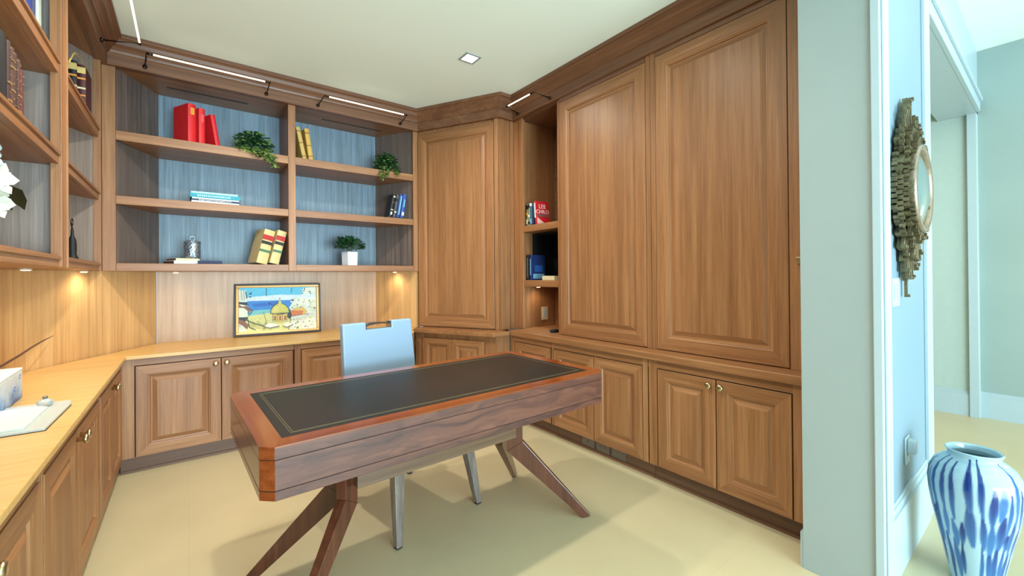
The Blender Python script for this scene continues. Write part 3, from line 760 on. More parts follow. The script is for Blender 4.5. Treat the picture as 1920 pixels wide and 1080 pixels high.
m = MB(); m.add([(.0137, .005, .003), (.0137, .100, .003), (.0137, .005, .066)], [(0, 1, 2)]); m.build('cover_art', col('pink_art', srgb(236, 196, 186)), rb)
# niche lower shelf
N2 = 1.2145
book('black-spined book at the left of the lower niche shelf', (2.40, 2.895, N2), -R90, .03, .222, .15, BK, [(.1, .9, col('grey_ink', srgb(120, 130, 140)), .012)])
bb = book('dark blue book with a glowing sky cover on the lower niche shelf', (2.40, 2.852, N2), -R90, .036, .222, .15, col('night_blue_cover', srgb(18, 40, 96)), [(.2, .85, LB, .014)])
m = MB(); m.box(.0182, .0187, .01, .14, .012, .055); m.build('cover_band', col('cover_cyan', srgb(110, 170, 206)), bb)
m = MB(); m.box(.0182, .0187, .03, .12, .07, .13); m.build('cover_art', col('cover_azure', srgb(30, 84, 160)), bb)
flatbook('cream book lying flat on the lower niche shelf', (2.40, 2.625, N2), -R90, .036, .15, .15, CRE, None)

# left wall shelves: bound volumes
LS = 1.8125; LT = 2.2155
BLUEV = col('blue_binder', srgb(30, 60, 150))
book('black slipcase standing leftmost in the near left bookcase, middle shelf', (-.50, 2.198, LS), R90, .085, .285, .22, BK, [])
pats = col('gilt_tooling', srgb(150, 116, 70)); BR1 = col('brown_calf', srgb(84, 52, 46)); BR2 = col('dark_calf', srgb(64, 40, 38))
def rows(n):
    q = random.Random(n); return [(z, z+q.uniform(.008, .03), pats, q.choice([.003, .012, .015])) for z in [i/n+.02 for i in range(n)]]
for i, (nm, y, h, cv, k) in enumerate([('nearest the black slipcase', 2.263, .282, BR2, 9), ('second from the black slipcase', 2.300, .275, BR1, 10), ('third from the black slipcase', 2.337, .270, BR2, 8), ('fourth from the black slipcase', 2.374, .262, BR1, 9), ('farthest from the black slipcase', 2.411, .235, col('maroon_calf', srgb(96, 46, 46)), 8)]):
    book('brown gilt-tooled bound volume '+nm, (-.50, y, LS), R90, .035, h, .20, cv, rows(k), rib=0, group=None)
book('tall royal blue volume on the top shelf of the near left bookcase', (-.50, 2.500, LT), R90, .12, .30, .21, BLUEV, [])
book('thin navy volume beside the royal blue one, top left shelf', (-.50, 2.575, LT), R90, .028, .30, .21, NAVY, [(.1, .9, LB, .010)])
book('white jacketed book beside the navy one, top left shelf', (-.50, 2.616, LT), R90, .052, .29, .21, WH, [(.3, .4, BK, .015)])
book('pale grey-green book at the right end of the top left shelf', (-.50, 2.666, LT), R90, .046, .30, .21, col('pale_green_cloth', srgb(176, 190, 176)), [])
gpale = col('gilt_pale', srgb(222, 196, 120))
for nm, x, h, cv, bd in [('black bound book nearest the divider in the corner bookcase, top shelf', -.545, .27, BK, []), ('black and gold bound book in the middle of the three in the corner bookcase', -.505, .262, BK, 1), ('dark red and gold bound book at the right of the three in the corner bookcase', -.470, .245, col('oxblood', srgb(74, 26, 30)), 1)]:
    book(nm, (x, 3.36, LT), 0, .034, h, .18, cv, [(.80, .94, gpale), (.66, .70, GLD), (.44, .48, CRE), (.28, .31, GLD), (.1, .13, CRE)] if bd else [])
# thin gold wires arching over them
wt = MB()
for a, b, hgt in (((-.452, 3.02, 2.385), (-.452, 3.62, 2.54), .035), ((-.452, 3.06, 2.41), (-.452, 3.60, 2.45), .02)):
    pts = []
    for i in range(15):
        s_ = i/14; pts.append((a[0], a[1]+(b[1]-a[1])*s_, a[2]+(b[2]-a[2])*s_+hgt*sin(pi*s_)))
    wt.tube(pts, .0022, 6)
wt.tube([(-.452, 3.02, 2.385), (-.48, 3.03, 2.32), (-.50, 3.05, LT)], .0022, 6); wt.tube([(-.452, 3.06, 2.41), (-.48, 3.06, 2.33), (-.50, 3.06, LT)], .0022, 6)
wt.lathe([(.025, 0), (.025, .01)], 16, c=(-.50, 3.055, LT))
tag(wt.build('wire_spray', plain('gold_wire', srgb(214, 190, 110), .3, .6)), 'thin gold wires arching over the dark bound books in the corner bookcase', 'ornament')
# black figure
fg = thing('figurine', 'slim black standing figure with curled top on the lowest corner shelf', 'ornament', (-.50, 3.30, S3))
MB().lathe([(.027, 0), (.025, .010), (.017, .03), (.018, .08), (.016, .11), (.007, .135), (.006, .165), (.003, .18)], 20).build('body', M['black'], fg)
m = MB(); m.tube([(0, 0, .17)]+[(.0, .020*cos(a), .208+.020*sin(a)) for a in [-1.5+6*i/14 for i in range(15)]], .0022, 6)
m.tube([(0, 0, .165), (0, -.03, .185), (0, -.045, .215)], .0018, 6); m.build('curled_wire', M['dkmetal'], fg)

# ------------------------------------------------------------------ plants
def leafmat(name, a, b):
    nt = NT(name); tc = nt.n('ShaderNodeTexCoord'); no = nt.n('ShaderNodeTexNoise'); no.inputs['Scale'].default_value = 38
    nt.l(tc.outputs['Object'], no.inputs['Vector']); nt.l(ramp(nt, no.outputs[0], [(.35, a), (.65, b)]), nt.b.inputs['Base Color']); nt.b.inputs['Roughness'].default_value = .4
    return nt.m
M['ivy'] = leafmat('ivy_leaf', srgb(16, 52, 36), srgb(64, 112, 56)); M['ivy2'] = leafmat('ivy_young_leaf', srgb(84, 120, 50), srgb(176, 196, 104))
M['box'] = leafmat('boxwood_leaf', srgb(10, 46, 30), srgb(60, 104, 58)); M['stem'] = plain('plant_stem', srgb(70, 84, 44), .6)
M['soil'] = plain('potting_soil', srgb(44, 34, 26), .9, noise=.3, nscale=80)
def leaf(m, c, d, s, rnd, mat=0, wide=.5):
    d = Vector(d).normalized(); u = d.cross(Vector((rnd.uniform(-.4, .4), rnd.uniform(-.4, .4), 1)))
    if u.length < .01: u = Vector((1, 0, 0))
    u.normalize(); n = u.cross(d); c = Vector(c)
    P_ = [c, c+d*s*.35+u*s*wide*.5, c+d*s*.7+u*s*wide*.38-n*s*.05, c+d*s-n*s*.12, c+d*s*.7-u*s*wide*.38-n*s*.05, c+d*s*.35-u*s*wide*.5, c+d*s*.5+n*s*.08]
    m.add([tuple(p) for p in P_], [(0, 1, 6), (1, 2, 6), (2, 3, 6), (3, 4, 6), (4, 5, 6), (5, 0, 6)], mat, True)
def trailing(label, base, strands, seed, dome, n=460, ls=.044):
    rnd = random.Random(seed)
    t = thing('trailing_plant', label, 'plant', base)
    MB().lathe([(.030, 0), (.045, .035), (.048, .042), (.040, .042)], 20).build('pot', col('dark_pot', srgb(40, 44, 38)), t)
    m = MB(); dx, dy, dz = dome
    for i in range(n):
        a = rnd.uniform(0, 2*pi); p = rnd.uniform(.05, 1); q = rnd.uniform(0, pi/2)
        r = .55+.45*rnd.random()
        c = (dx*r*cos(q)*cos(a), dy*r*cos(q)*sin(a), .012+dz*r*sin(q))
        leaf(m, c, (cos(a)+rnd.uniform(-.6, .6), sin(a)+rnd.uniform(-.6, .6)-.3, rnd.uniform(-.6, .6)), ls*rnd.uniform(.7, 1.2), rnd, 0 if rnd.random() < .85 else 1)
    m.build('foliage', [M['ivy'], M['ivy2']], t)
    for st in strands:
        s = MB(); pts = [Vector(p) for p in st]; P2 = []
        for a_, b_ in zip(pts[:-1], pts[1:]):
            for k in range(6): P2.append(a_.lerp(b_, k/6))
        P2.append(pts[-1]); s.tube(P2, .0014, 5, mat=2)
        for p in P2:
            for k in range(3):
                a = rnd.uniform(0, 2*pi); leaf(s, p, (cos(a), sin(a)*.6-.3, rnd.uniform(-.7, .2)), ls*rnd.uniform(.6, 1.0), rnd, 1 if rnd.random() < .75 else 0)
        s.build('vine', [M['ivy'], M['ivy2'], M['stem']], t)
trailing('trailing ivy spilling over the top shelf of the left bay, back bookcase', (.415, 3.86, S1),
         [[(-.06, -.06, .03), (-.10, -.088, .012), (-.03, -.105, -.01), (.04, -.11, -.05)], [(.02, -.06, .03), (.06, -.10, 0), (.10, -.105, -.06), (.13, -.10, -.10)], [(.05, -.05, .03), (.11, -.10, -.01), (.12, -.11, -.06)], [(-.03, -.05, .03), (0, -.10, -.005), (.04, -.105, -.03)], [(.03, -.05, .03), (.07, -.10, -.02), (.09, -.11, -.07)]], 3, (.130, .065, .150))
trailing('bushy trailing ivy hanging over the top shelf of the right bay', (1.49, 3.86, S1),
         [[(-.05, -.05, .04), (-.085, -.098, 0), (-.09, -.11, -.05), (-.075, -.11, -.085)], [(-.01, -.05, .03), (-.04, -.10, -.01), (-.055, -.11, -.06)], [(.04, -.05, .03), (.05, -.10, -.005), (.07, -.11, -.02)]], 8, (.115, .065, .170), 520, .040)
def pot_plant():
    t = thing('potted_plant', 'small bushy green plant in a white square pot on the lowest shelf', 'plant', (1.165, 3.93, S3), radians(18))
    m = MB(); q = lambda h, z: [(-h, -h, z), (h, -h, z), (h, h, z), (-h, h, z)]
    m.hull(q(.047, 0), q(.050, .125)); m.build('pot', plain('white_glazed_pot', srgb(226, 232, 236), .25), t, bevel=.003)
    MB().box(-.044, .044, -.044, .044, .1251, .128).build('soil', M['soil'], t)
    rnd = random.Random(5); m = MB()
    for i in range(420):
        a = rnd.uniform(0, 2*pi); q_ = rnd.uniform(-.25, pi/2); r = .5+.5*rnd.random()
        c = (.132*r*cos(q_)*cos(a), .09*r*cos(q_)*sin(a), .165+.088*r*sin(q_))
        leaf(m, c, (cos(a)*.8+rnd.uniform(-.6, .6), sin(a)*.8+rnd.uniform(-.6, .6), rnd.uniform(-.2, 1)), .040*rnd.uniform(.7, 1.2), rnd, 0, .55)
    m.build('foliage', M['box'], t)
    m = MB()
    for i in range(10):
        a = i*.7; m.tube([(.01*cos(a), .01*sin(a), .127), (.06*cos(a), .05*sin(a), .19)], .0016, 5)
    m.build('stems', M['stem'], t)
pot_plant()
# white flowers at the left edge
def flowers():
    t = thing('flower_vase', 'white lilies with dark leaves at the far left edge of the shelves', 'flowers', (-.56, 2.05, S3))
    MB().lathe([(.04, 0), (.055, .02), (.06, .07), (.04, .12), (.03, .15), (.036, .165)], 28).build('vase', plain('white_china', srgb(222, 226, 224), .2), t)
    rnd = random.Random(11)
    pet = plain('white_petal', srgb(206, 212, 196), .5, noise=.04)
    def bloom(c, d, s, n=6):
        m = MB(); d = Vector(d).normalized(); u = d.cross(Vector((0, 0, 1))).normalized(); v = d.cross(u)
        for i in range(n*2):
            a = 2*pi*i/n+(.5 if i >= n else 0); r = (u*cos(a)+v*sin(a)); sc = s*(1 if i < n else .8)
            base = Vector(c); dirn = (r*.85+d*(.45 if i < n else .8)).normalized(); w_ = dirn.cross(d).normalized()*sc*.26
            pts = [base, base+dirn*sc*.35+w_*.8, base+dirn*sc*.7+w_, base+dirn*sc-d*sc*.12, base+dirn*sc*.7-w_, base+dirn*sc*.35-w_*.8, base+dirn*sc*.55+d*sc*.06]
            m.add([tuple(p) for p in pts], [(0, 1, 6), (1, 2, 6), (2, 3, 6), (3, 4, 6), (4, 5, 6), (5, 0, 6)], smooth=True)
        m.build('bloom', pet, t)
    bloom((.03, .165, .240), (.6, -.5, .15), .072); bloom((.03, .160, .160), (.6, -.4, -.1), .066); bloom((.02, -.05, .24), (.6, -.3, .4), .08)
    m = MB()
    for c in ((.06, .115, .215), (.05, .085, .135), (.02, -.05, .24), (.04, .115, .31)): m.tube([(0, 0, .12), (c[0]*.5, c[1]*.4, .15), (c[0]*.8, c[1]*.9, c[2]-.02)], .003, 6)
    m.build('stems', M['stem'], t)
    m = MB(); s_ = M['ivy']
    for c, d, s in (((.05, .19, .235), (.0, 1, -.14), .26), ((.04, .17, .21), (.05, .9, -.22), .17), ((.03, -.02, .2), (.3, .3, .6), .12)): leaf(m, c, d, s, rnd, 0, .22)
    m.build('leaves', plain('lily_leaf', srgb(26, 52, 30), .4, noise=.2), t)
    m = MB()
    for c in ((.045, .155, .318), (.05, .148, .29), (.045, .16, .345)):
        m.lathe([(.002, -.014), (.011, -.006), (.013, .002), (.008, .014), (.002, .02)], 12, c=c)
    m.build('buds', plain('pale_bud', srgb(196, 216, 220), .5), t)
flowers()

# ------------------------------------------------------------------ painting on the worktop
def painting():
    # bottom edge from (.309,4.19) to (.965,4.08); leans back
    a = Vector((.300, 4.165)); b = Vector((.955, 4.085)); an = atan2(b.y-a.y, b.x-a.x); W = (b-a).length; Hh = .44
    t = thing('framed_painting', 'framed seaside village painting leaning on the back worktop', 'painting', (a.x, a.y, .7655))
    t.rotation_euler = (radians(-7), 0, an)
    dk = plain('black_frame_edge', srgb(44, 24, 20), .4); gd = plain('gold_frame', srgb(206, 160, 96), .35, .4)
    def fr(m, i, o, y0, y1):
        m.box(o, W-o, y0, y1, o, i); m.box(o, W-o, y0, y1, Hh-i, Hh-o); m.box(o, i, y0, y1, i, Hh-i); m.box(W-i, W-o, y0, y1, i, Hh-i)
    m = MB(); fr(m, .014, 0, -.006, .02); m.build('outer_frame', dk, t, bevel=.001)
    m = MB(); fr(m, .034, .014, -.010, .016); m.build('gilt_frame', gd, t, bevel=.003)
    MB().box(.010, W-.010, .010, .018, .010, Hh-.010).build('backing', dk, t)
    # painted picture in flat patches of colour
    cs = {'sky': (96, 196, 226), 'haze': (222, 236, 238), 'sea': (40, 130, 206), 'sea2': (18, 96, 186), 'shore': (120, 196, 196), 'sand': (226, 222, 140), 'sand2': (208, 200, 116), 'wall': (232, 234, 212), 'dome': (206, 200, 84), 'dome2': (226, 206, 110), 'gold': (226, 186, 84), 'roof': (218, 112, 36), 'brown': (150, 92, 64), 'line': (52, 56, 50), 'green': (112, 140, 96), 'lilac': (206, 196, 214)}
    keys = list(cs); mats = [plain('paint_'+k, srgb(*cs[k]), .45, noise=.08, nscale=60) for k in keys]
    m = MB(); X0, X1, Z0, Z1 = .034, W-.034, .034, Hh-.034
    lay = [0]
    def poly(k, pts):
        lay[0] += 1; y = .0095-lay[0]*.00008
        m.add([(X0+(X1-X0)*min(1, max(0, u)), y, Z0+(Z1-Z0)*min(1, max(0, v))) for u, v in pts], [tuple(range(len(pts)))], keys.index(k))
    def line(pts, wd=.006, k='line'):
        for p, q in zip(pts[:-1], pts[1:]):
            d = Vector((q[0]-p[0], (q[1]-p[1])*.6)); n = Vector((-d.y, d.x)).normalized()*wd
            poly(k, [(p[0]-n.x, p[1]-n.y/.6), (q[0]-n.x, q[1]-n.y/.6), (q[0]+n.x, q[1]+n.y/.6), (p[0]+n.x, p[1]+n.y/.6)])
    poly('sky', [(0, .68), (1, .68), (1, 1), (0, 1)]); poly('haze', [(0, .68), (1, .68), (1, .80), (.5, .83), (0, .78)])
    poly('sea', [(.1, .44), (.7, .44), (.75, .70), (.1, .70)]); poly('sea2', [(.15, .62), (.32, .66), (.38, .58), (.2, .56)]); poly('sea2', [(.34, .66), (.50, .68), (.46, .60), (.36, .58)])
    poly('shore', [(.1, .36), (.5, .40), (.46, .50), (.14, .48)]); poly('sand', [(.0, 0), (.8, 0), (.6, .30), (.42, .42), (.12, .36)])
    poly('sand2', [(.12, .26), (.34, .12), (.34, .02), (.16, .08)])
    poly('wall', [(0, .68), (.08, .70), (.09, .94), (0, .96)]); poly('wall', [(0, .34), (.11, .34), (.10, .60), (0, .64)]); poly('wall', [(0, 0), (.10, .03), (.09, .16), (0, .2)])
    poly('brown', [(0, .56), (.09, .60), (.16, .50), (.13, .44), (.06, .55), (0, .64)]); poly('brown', [(0, .30), (.06, .26), (.12, .16), (.10, .06), (.04, .16), (0, .2)])
    line([(.08, .92), (.10, .76)]); line([(.1, .55), (.17, .48), (.12, .38)]); line([(.06, .30), (.2, .18), (.36, .08)]); line([(.10, .34), (.13, .10), (.2, .04)])
    poly('wall', [(.82, .98), (1, 1), (1, 0), (.62, 0), (.66, .30), (.63, .52), (.70, .70), (.80, .82)])
    poly('haze', [(.72, .74), (1, .74), (1, .82), (.78, .82)])
    rnd = random.Random(2)
    for i in range(46):
        u, v = rnd.uniform(.66, .97), rnd.uniform(.02, .70)
        if .40 > v > .22 and u < .88: continue
        k = rnd.choice(['green', 'line', 'lilac', 'sand', 'green', 'wall']); r = rnd.uniform(.008, .02)
        poly(k, [(u-r, v), (u, v-r*1.6), (u+r, v), (u+r*.3, v+r*1.6)])
    for i in range(8): 
        u, v = rnd.uniform(.80, .97), rnd.uniform(.84, .98); poly('brown' if i % 2 else 'line', [(u-.01, v), (u, v-.02), (u+.01, v), (u, v+.015)])
    for i in range(70):
        u, v = (rnd.uniform(.64, .99), rnd.uniform(.0, .74)) if i % 3 else (rnd.uniform(.0, .5), rnd.uniform(0, .3))
        a = rnd.uniform(0, pi); l_ = rnd.uniform(.012, .035); line([(u, v), (u+l_*cos(a), v+l_*1.6*sin(a))], .0022, rnd.choice(['line', 'line', 'brown', 'green', 'gold']))
    for u in (.03, .06): line([(u, .95), (u+.01, .72)], .002)
    line([(.0, .68), (.10, .66), (.12, .60)], .003); line([(.30, .44), (.34, .2), (.30, .02)], .002); line([(.62, .0), (.66, .28)], .003)
    # dome building
    dome = [(.39+.24*(.5-.5*cos(pi*i/12)), .40+.22*sin(pi*i/12)) for i in range(13)]
    poly('dome', dome); poly('dome2', [(.40, .41), (.45, .54), (.50, .56), (.48, .42)]); line(dome, .004); poly('dome', [(.485, .60), (.535, .60), (.52, .70), (.50, .70)]); line([(.51, .70), (.51, .76)], .003)
    poly('gold', [(.41, .38), (.61, .38), (.60, .24), (.54, .20), (.47, .20), (.42, .26)]); line([(.39, .40), (.50, .36), (.63, .40)], .005)
    for u in (.435, .50, .565): poly('brown', [(u, .23), (u+.022, .23), (u+.022, .33), (u, .33)])
    for u in (.42, .475, .54, .60): line([(u, .38), (u, .21)], .0025)
    poly('gold', [(.66, .44), (.74, .52), (.82, .50), (.87, .42), (.85, .34), (.66, .34)]); poly('roof', [(.65, .32), (.80, .34), (.82, .43), (.66, .45)]); line([(.64, .30), (.88, .34)], .005); line([(.64, .48), (.66, .30)], .005)
    poly('wall', [(.64, .24), (.88, .30), (.86, .34), (.66, .30)])
    poly('wall', [(.30, .10), (.36, .18), (.44, .16), (.50, .10), (.40, .06)]); line([(.30, .11), (.38, .06), (.50, .10)], .005); poly('wall', [(.54, .10), (.60, .18), (.68, .12), (.60, .06)]); line([(.54, .10), (.60, .06), (.68, .12)], .004)
    line([(.34, .98), (.34, .80)], .003); line([(.36, .66), (.44, .56)], .003); line([(.67, .98), (.66, .88)], .003)
    poly('line', [(.12, .86), (.16, .90), (.15, .84)]); poly('line', [(.12, .80), (.16, .80), (.14, .77)])
    m.build('canvas_picture', mats, t)
painting()

# ------------------------------------------------------------------ things on the left worktop
def tissue_box():
    t = thing('printed_box', 'white and blue printed square box at the left edge of the worktop', 'box', (-.602, 2.47, .7625), radians(2))
    wb = plain('white_card', srgb(226, 230, 228), .5)
    nt = NT('blue_wave_print'); tc = nt.n('ShaderNodeTexCoord'); sp = nt.n('ShaderNodeSeparateXYZ'); nt.l(tc.outputs['Object'], sp.inputs[0])
    no = nt.n('ShaderNodeTexNoise'); no.inputs['Scale'].default_value = 22; nt.l(tc.outputs['Object'], no.inputs['Vector'])
    ad = nt.n('ShaderNodeMath', operation='MULTIPLY_ADD'); nt.l(no.outputs[0], ad.inputs[0]); ad.inputs[1].default_value = .10; nt.l(sp.outputs[2], ad.inputs[2])
    nt.l(ramp(nt, ad.outputs[0], [(.06, srgb(40, 100, 170)), (.085, srgb(130, 170, 214)), (.10, srgb(176, 198, 220)), (.16, srgb(206, 214, 220))]), nt.b.inputs['Base Color']); nt.b.inputs['Roughness'].default_value = .45
    MB().box(-.06, .06, -.15, .17, 0, .115).build('box_side', nt.m, t, bevel=.003)
    MB().box(-.061, .061, -.151, .171, .1155, .125).build('lid', wb, t, bevel=.003)
    m = MB(); random.seed(4)
    for c in ((.0605, .13, .09), (.0605, .05, .055)):
        pts = [(c[0], c[1]+.014*cos(a)*(1-a/9), c[2]+.014*sin(a)*(1-a/9)) for a in [i*.4 for i in range(16)]]
        m.tube(pts, .0009, 5)
    m.build('printed_scroll', plain('scroll_blue', srgb(60, 100, 170), .5), t)
tissue_box()
m = MB()
P_ = [(-.615, 2.42, .8925), (-.605, 2.64, .900), (-.60, 2.85, .912), (-.60, 3.05, .925), (-.60, 3.25, .933), (-.60, 3.46, .936)]
m.tube(P_, [.0052, .005, .0046, .004, .0034, .0015], 8)
tag(m.build('reed_stick', plain('dark_reed', srgb(72, 34, 26), .5)), 'thin dark curved reed slanting up over the printed box', 'stick')
def tray():
    t = thing('tray', 'white rectangular board lying flat on the left worktop', 'tray', (-.455, 2.205, .7625), 0)
    m = MB(); m.prism([(-.125, -.20), (.088, -.20), (.094, .145), (.082, .205), (-.125, .205)], 0.002, .010); m.build('board', plain('white_board', srgb(184, 192, 190), .35), t, bevel=.001)
    m = MB(); m.prism([(-.124, -.199), (.089, -.199), (.095, .144), (.083, .206), (-.124, .204)], 0.0, .002); m.build('rim', M['black'], t)
tray()
m = MB()
for i in range(3): m.prism([(-.565+.002*i, 2.02), (-.415, 2.02), (-.415, 2.30), (-.44, 2.335), (-.565, 2.33)], .7728+i*.0022, .7748+i*.0022)
tag(m.build('paper_pad', plain('white_paper', srgb(208, 216, 210), .6)), 'stack of white paper on the flat white board', 'paper')
gl = thing('glass_stopper', 'small clear glass ornament on the corner of the white board', 'ornament', (-.43, 2.352, .7727))
nt = NT('clear_glass'); nt.b.inputs['Transmission Weight'].default_value = .7; nt.b.inputs['Roughness'].default_value = .08; nt.b.inputs['Base Color'].default_value = (.75, .8, .8, 1); M['glass'] = nt.m
MB().lathe([(.006, 0), (.020, .004), (.024, .014), (.016, .024), (.004, .028)], 20).build('glass_ball', M['glass'], gl)
MB().lathe([(.004, .0275), (.008, .03), (.007, .036), (.002, .038)], 12).build('metal_tip', M['gplate'], gl)
# black cable coil / glasses in the niche
m = MB()
for k in range(3): m.tube([(2.385+.03*cos(a)*(1+.2*k), 2.545+.022*sin(a), .7915+.006*k) for a in [2*pi*i/16 for i in range(17)]], .005, 8)
m.tube([(2.41, 2.55, .792), (2.44, 2.52, .792), (2.47, 2.50, .792)], .005, 8)
tag(m.build('cable_coil', M['black']), 'small coil of black cable on the worktop inside the niche', 'cable')

# ------------------------------------------------------------------ outlets and switches
def outlet(label, loc, rz, w_, h_, mat, slots=2, kind='electrical_outlet', cat='outlet', rocker=False):
    t = thing(kind, label, cat, loc, rz)
    MB().box(-w_/2, w_/2, -.006, 0, -h_/2, h_/2).build('cover_plate', mat, t, bevel=.002)
    m = MB()
    for s_ in range(slots):
        if rocker:
            x = (s_-(slots-1)/2)*.045; m.box(x-.016, x+.016, -.009, -.006, -.033, .033)
        elif w_ > h_:
            x = (s_-(slots-1)/2)*.04; m.box(x-.008, x-.005, -.0066, -.006, -.006, .006); m.box(x+.005, x+.008, -.0066, -.006, -.006, .006)
        else:
            z = (s_-(slots-1)/2)*.04; m.box(-.008, -.005, -.0066, -.006, z-.006, z+.006); m.box(.005, .008, -.0066, -.006, z-.006, z+.006)
    if m.v: m.build('rocker' if rocker else 'socket', M['trim'] if rocker else M['black'], t)
    return t
outlet('ivory outlet plate on the lit side wall inside the niche', (2.625, 2.929, .905), 0, .075, .12, M['plate'], 1, rocker=True)
outlet('grey outlet in the toe kick nearest the desk end, with a dark socket', (2.2875, 2.09, .058), -R90, .115, .075, M['gplate'], 1)
outlet('grey outlet in the toe kick, middle of the three', (2.2875, 1.955, .058), -R90, .115, .075, M['gplate'], 2)
outlet('blank grey plate in the toe kick, nearest the white end wall', (2.2875, 1.82, .058), -R90, .115, .075, M['gplate'], 0)
outlet('white light switch plate below the sunburst mirror', (2.37, .4335, 1.17), 0, .12, .12, M['trim'], 2, 'light_switch', 'switch', True)
pl = outlet('white wall outlet low on the hall wall above the baseboard', (2.55, .4335, .46), 0, .075, .12, M['trim'], 2)
MB().box(-.02, .02, -.035, -.0066, -.01, .05).build('plug', M['trim'], pl, bevel=.004)

# ------------------------------------------------------------------ sunburst mirror
def mirror():
    t = thing('sunburst_mirror', 'antique gold sunburst mirror with convex glass on the hall wall', 'mirror', (2.50, .434, 1.61))
    gm = plain('antique_gilt', srgb(122, 112, 84), .42, .7, noise=.35, nscale=40); gm2 = plain('rim_bronze', srgb(140, 124, 106), .4, .6, noise=.15, nscale=60)
    rnd = random.Random(7); m = MB()
    N = 64
    for layer, (r0, rmin, rmax, y0, wd) in enumerate([(.12, .22, .36, -.010, .020), (.12, .20, .30, -.026, .020), (.12, .17, .245, -.042, .018), (.11, .15, .20, -.056, .015)]):
        for i in range(N):
            a = 2*pi*(i+.5*(layer % 2))/N; rr = rmin+(rmax-rmin)*(.35+.65*abs(cos(a*8+layer)))*rnd.uniform(.75, 1)
            sa = abs(sin(a))
            rr = [.235+.10*sa**6+.12*sa**70, .225+.14*sa**8+.03*sa**2, .205+.10*sa**6, .19+.05*sa**4][layer]*rnd.uniform(.88, 1.04)
            M_ = Matrix.Rotation(-a, 4, 'Y')
            m.box(r0, rr, y0-.010, y0, -wd/2*.8, wd/2*.8, M=M_)
            m.box(rr-.012, rr, y0-.018, y0-.010, -wd/2*.8, wd/2*.8, M=M_)
    m.build('sunburst_rays', gm, t)
    def ringy(prof, n=64):
        mm = MB(); vs = []; fs = []
        for r, y in prof:
            for i in range(n): vs.append((r*cos(2*pi*i/n), y, r*sin(2*pi*i/n)))
        k = len(prof)
        for j in range(k-1):
            for i in range(n): fs.append((j*n+i, j*n+(i+1) % n, (j+1)*n+(i+1) % n, (j+1)*n+i))
        mm.add(vs, fs, smooth=True); return mm
    ringy([(.182, -.0005), (.182, -.055), (.188, -.068), (.184, -.080), (.172, -.082), (.162, -.074), (.158, -.05)]).build('rim', gm2, t)
    ringy([(.1585, -.060), (.14, -.068), (.11, -.077), (.07, -.085), (.03, -.089), (.001, -.090)]).build('mirror_glass', plain('mirror_silver', srgb(220, 232, 236), .04, 1), t)
mirror()

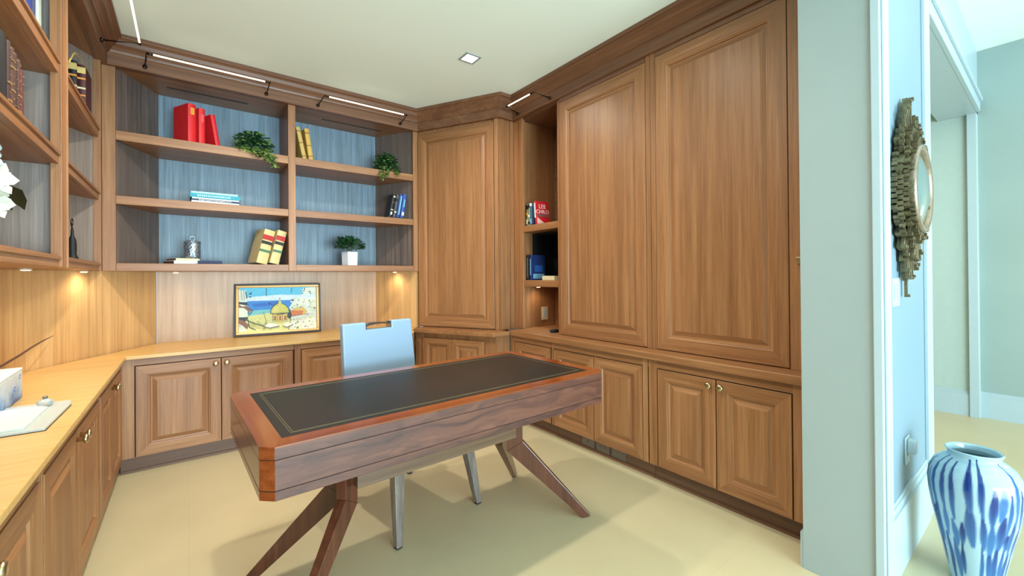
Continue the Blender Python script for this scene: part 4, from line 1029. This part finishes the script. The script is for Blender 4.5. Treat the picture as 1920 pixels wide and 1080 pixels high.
# ------------------------------------------------------------------ blue and white vase
def vase():
    t = thing('floor_vase', 'large white vase with painted blue streaks on the hall floor', 'vase', (2.52, .225, 0))
    prof = [(.060, 0), (.072, .004), (.080, .05), (.092, .12), (.108, .20), (.124, .28), (.134, .35), (.137, .40), (.132, .44), (.116, .475), (.094, .495), (.080, .503), (.076, .512), (.080, .524), (.084, .530), (.081, .534), (.074, .530), (.070, .512), (.074, .498), (.10, .47), (.118, .42), (.115, .34), (.09, .20), (.065, .05), (.0, .03)]
    # smooth the outer profile by resampling
    P2 = []
    for a, b in zip(prof[:-1], prof[1:]):
        for k in range(6): P2.append((a[0]+(b[0]-a[0])*k/6, a[1]+(b[1]-a[1])*k/6))
    P2.append(prof[-1]); n = 220
    m = MB(); m.lathe(P2, n, cap=False)
    o = m.build('vase_body', None or plain('tmp', (1, 1, 1, 1)), t)
    me = o.data
    for p in me.polygons: p.use_smooth = True
    at_ = me.color_attributes.new('paint', 'FLOAT_COLOR', 'POINT')
    rnd = random.Random(21); strokes = []
    for i in range(30):
        u = i/30+rnd.uniform(-.010, .010); z0 = rnd.uniform(.0, .10); top = rnd.uniform(.40, .505)
        cuts = sorted([z0, rnd.uniform(.16, .22), rnd.uniform(.26, .34), top])
        for k in range(3):
            if rnd.random() < .9:
                strokes.append((u+rnd.uniform(-.006, .006), cuts[k]-.01, cuts[k+1]+rnd.uniform(-.02, .03), rnd.uniform(.010, .019)*(1.25 if k == 1 else 1), rnd.uniform(-.012, .012), rnd.uniform(.3, 1)))
        if rnd.random() < .5: strokes.append((u+.026, rnd.uniform(.05, .25), rnd.uniform(.3, .46), rnd.uniform(.004, .008), rnd.uniform(-.01, .01), rnd.random()*.5))
    base = Vector(srgb(160, 188, 198)[:3]); mid = Vector(srgb(70, 132, 184)[:3]); deep = Vector(srgb(10, 46, 112)[:3])  # base is white glaze with the blue of the daylight mixed in
    outer = 13*6*n
    for vi, v in enumerate(me.vertices):
        x, y, z = v.co; u = (atan2(y, x)/(2*pi)) % 1; c = base.copy()
        if vi < outer:
            for (su, z0, z1, wd, sl, dk_) in strokes:
                if z0 < z < z1:
                    f = (z-z0)/(z1-z0); c_u = su+sl*(f-.5)+.0016*sin(z*40+su*40); d = abs((u-c_u+.5) % 1-.5)
                    w_ = wd*(.5+.7*sin(pi*min(1, f*1.1)))
                    if d < w_:
                        k = min(1, (w_-d)/(w_*.35)); tone = mid.lerp(deep, min(1, .25+.9*f*dk_+.4*(1-d/w_)*dk_)); c = c.lerp(tone, k)
        at_.data[vi].color = (c.x, c.y, c.z, 1)
    nt = NT('painted_ceramic'); ca = nt.n('ShaderNodeVertexColor'); ca.layer_name = 'paint'; nt.l(ca.outputs[0], nt.b.inputs['Base Color']); nt.b.inputs['Roughness'].default_value = .15; nt.b.inputs['Coat Weight'].default_value = .4
    me.materials.clear(); me.materials.append(nt.m)
vase()

# things that form a set
GROUPS = [('red cloth', 'red books on the top shelf'), ('red cloth book at', 'red books on the top shelf'), ('old book leaning', 'old books in the right bay'), ('leaning set', 'leaning books in the right bay'),
          ('flat teal', 'flat stack of teal and white books'), ('of the flat stack', 'flat stack of teal and white books'), ('silver jar', 'flat books around the silver jar'), ('law books', 'leaning law books'),
          ('upper niche shelf', 'paperbacks on the upper niche shelf'), ('lower niche shelf', 'books on the lower niche shelf'), ('black slipcase', 'bound volumes in the near left bookcase'),
          ('top left shelf', 'books on the top left shelf'), ('top shelf of the near left', 'books on the top left shelf'), ('corner bookcase', 'bound books in the corner bookcase')]
for o in bpy.data.objects:
    lb, ct = o.get('label'), o.get('category')
    if not lb or not ct: continue
    if o.name.startswith('book') and ct == 'book':
        for k, g in GROUPS:
            if k in lb: o['group'] = g; break
    elif o.name.startswith('puck_light'): o['group'] = 'puck lights under the shelves'
    elif o.name.startswith('picture_light'): o['group'] = 'linear picture lights on the cornice'
    elif o.name.startswith('base_cabinet'): o['group'] = 'base cabinets around the study'
    elif o.name.startswith('tall_cabinet'): o['group'] = 'tall cabinets'
    elif o.name.startswith('worktop'): o['group'] = 'oak worktops'
    elif o.name.startswith('trailing_plant'): o['group'] = 'trailing plants on the top shelf'
    elif 'toe kick' in lb: o['group'] = 'plates in the toe kick'
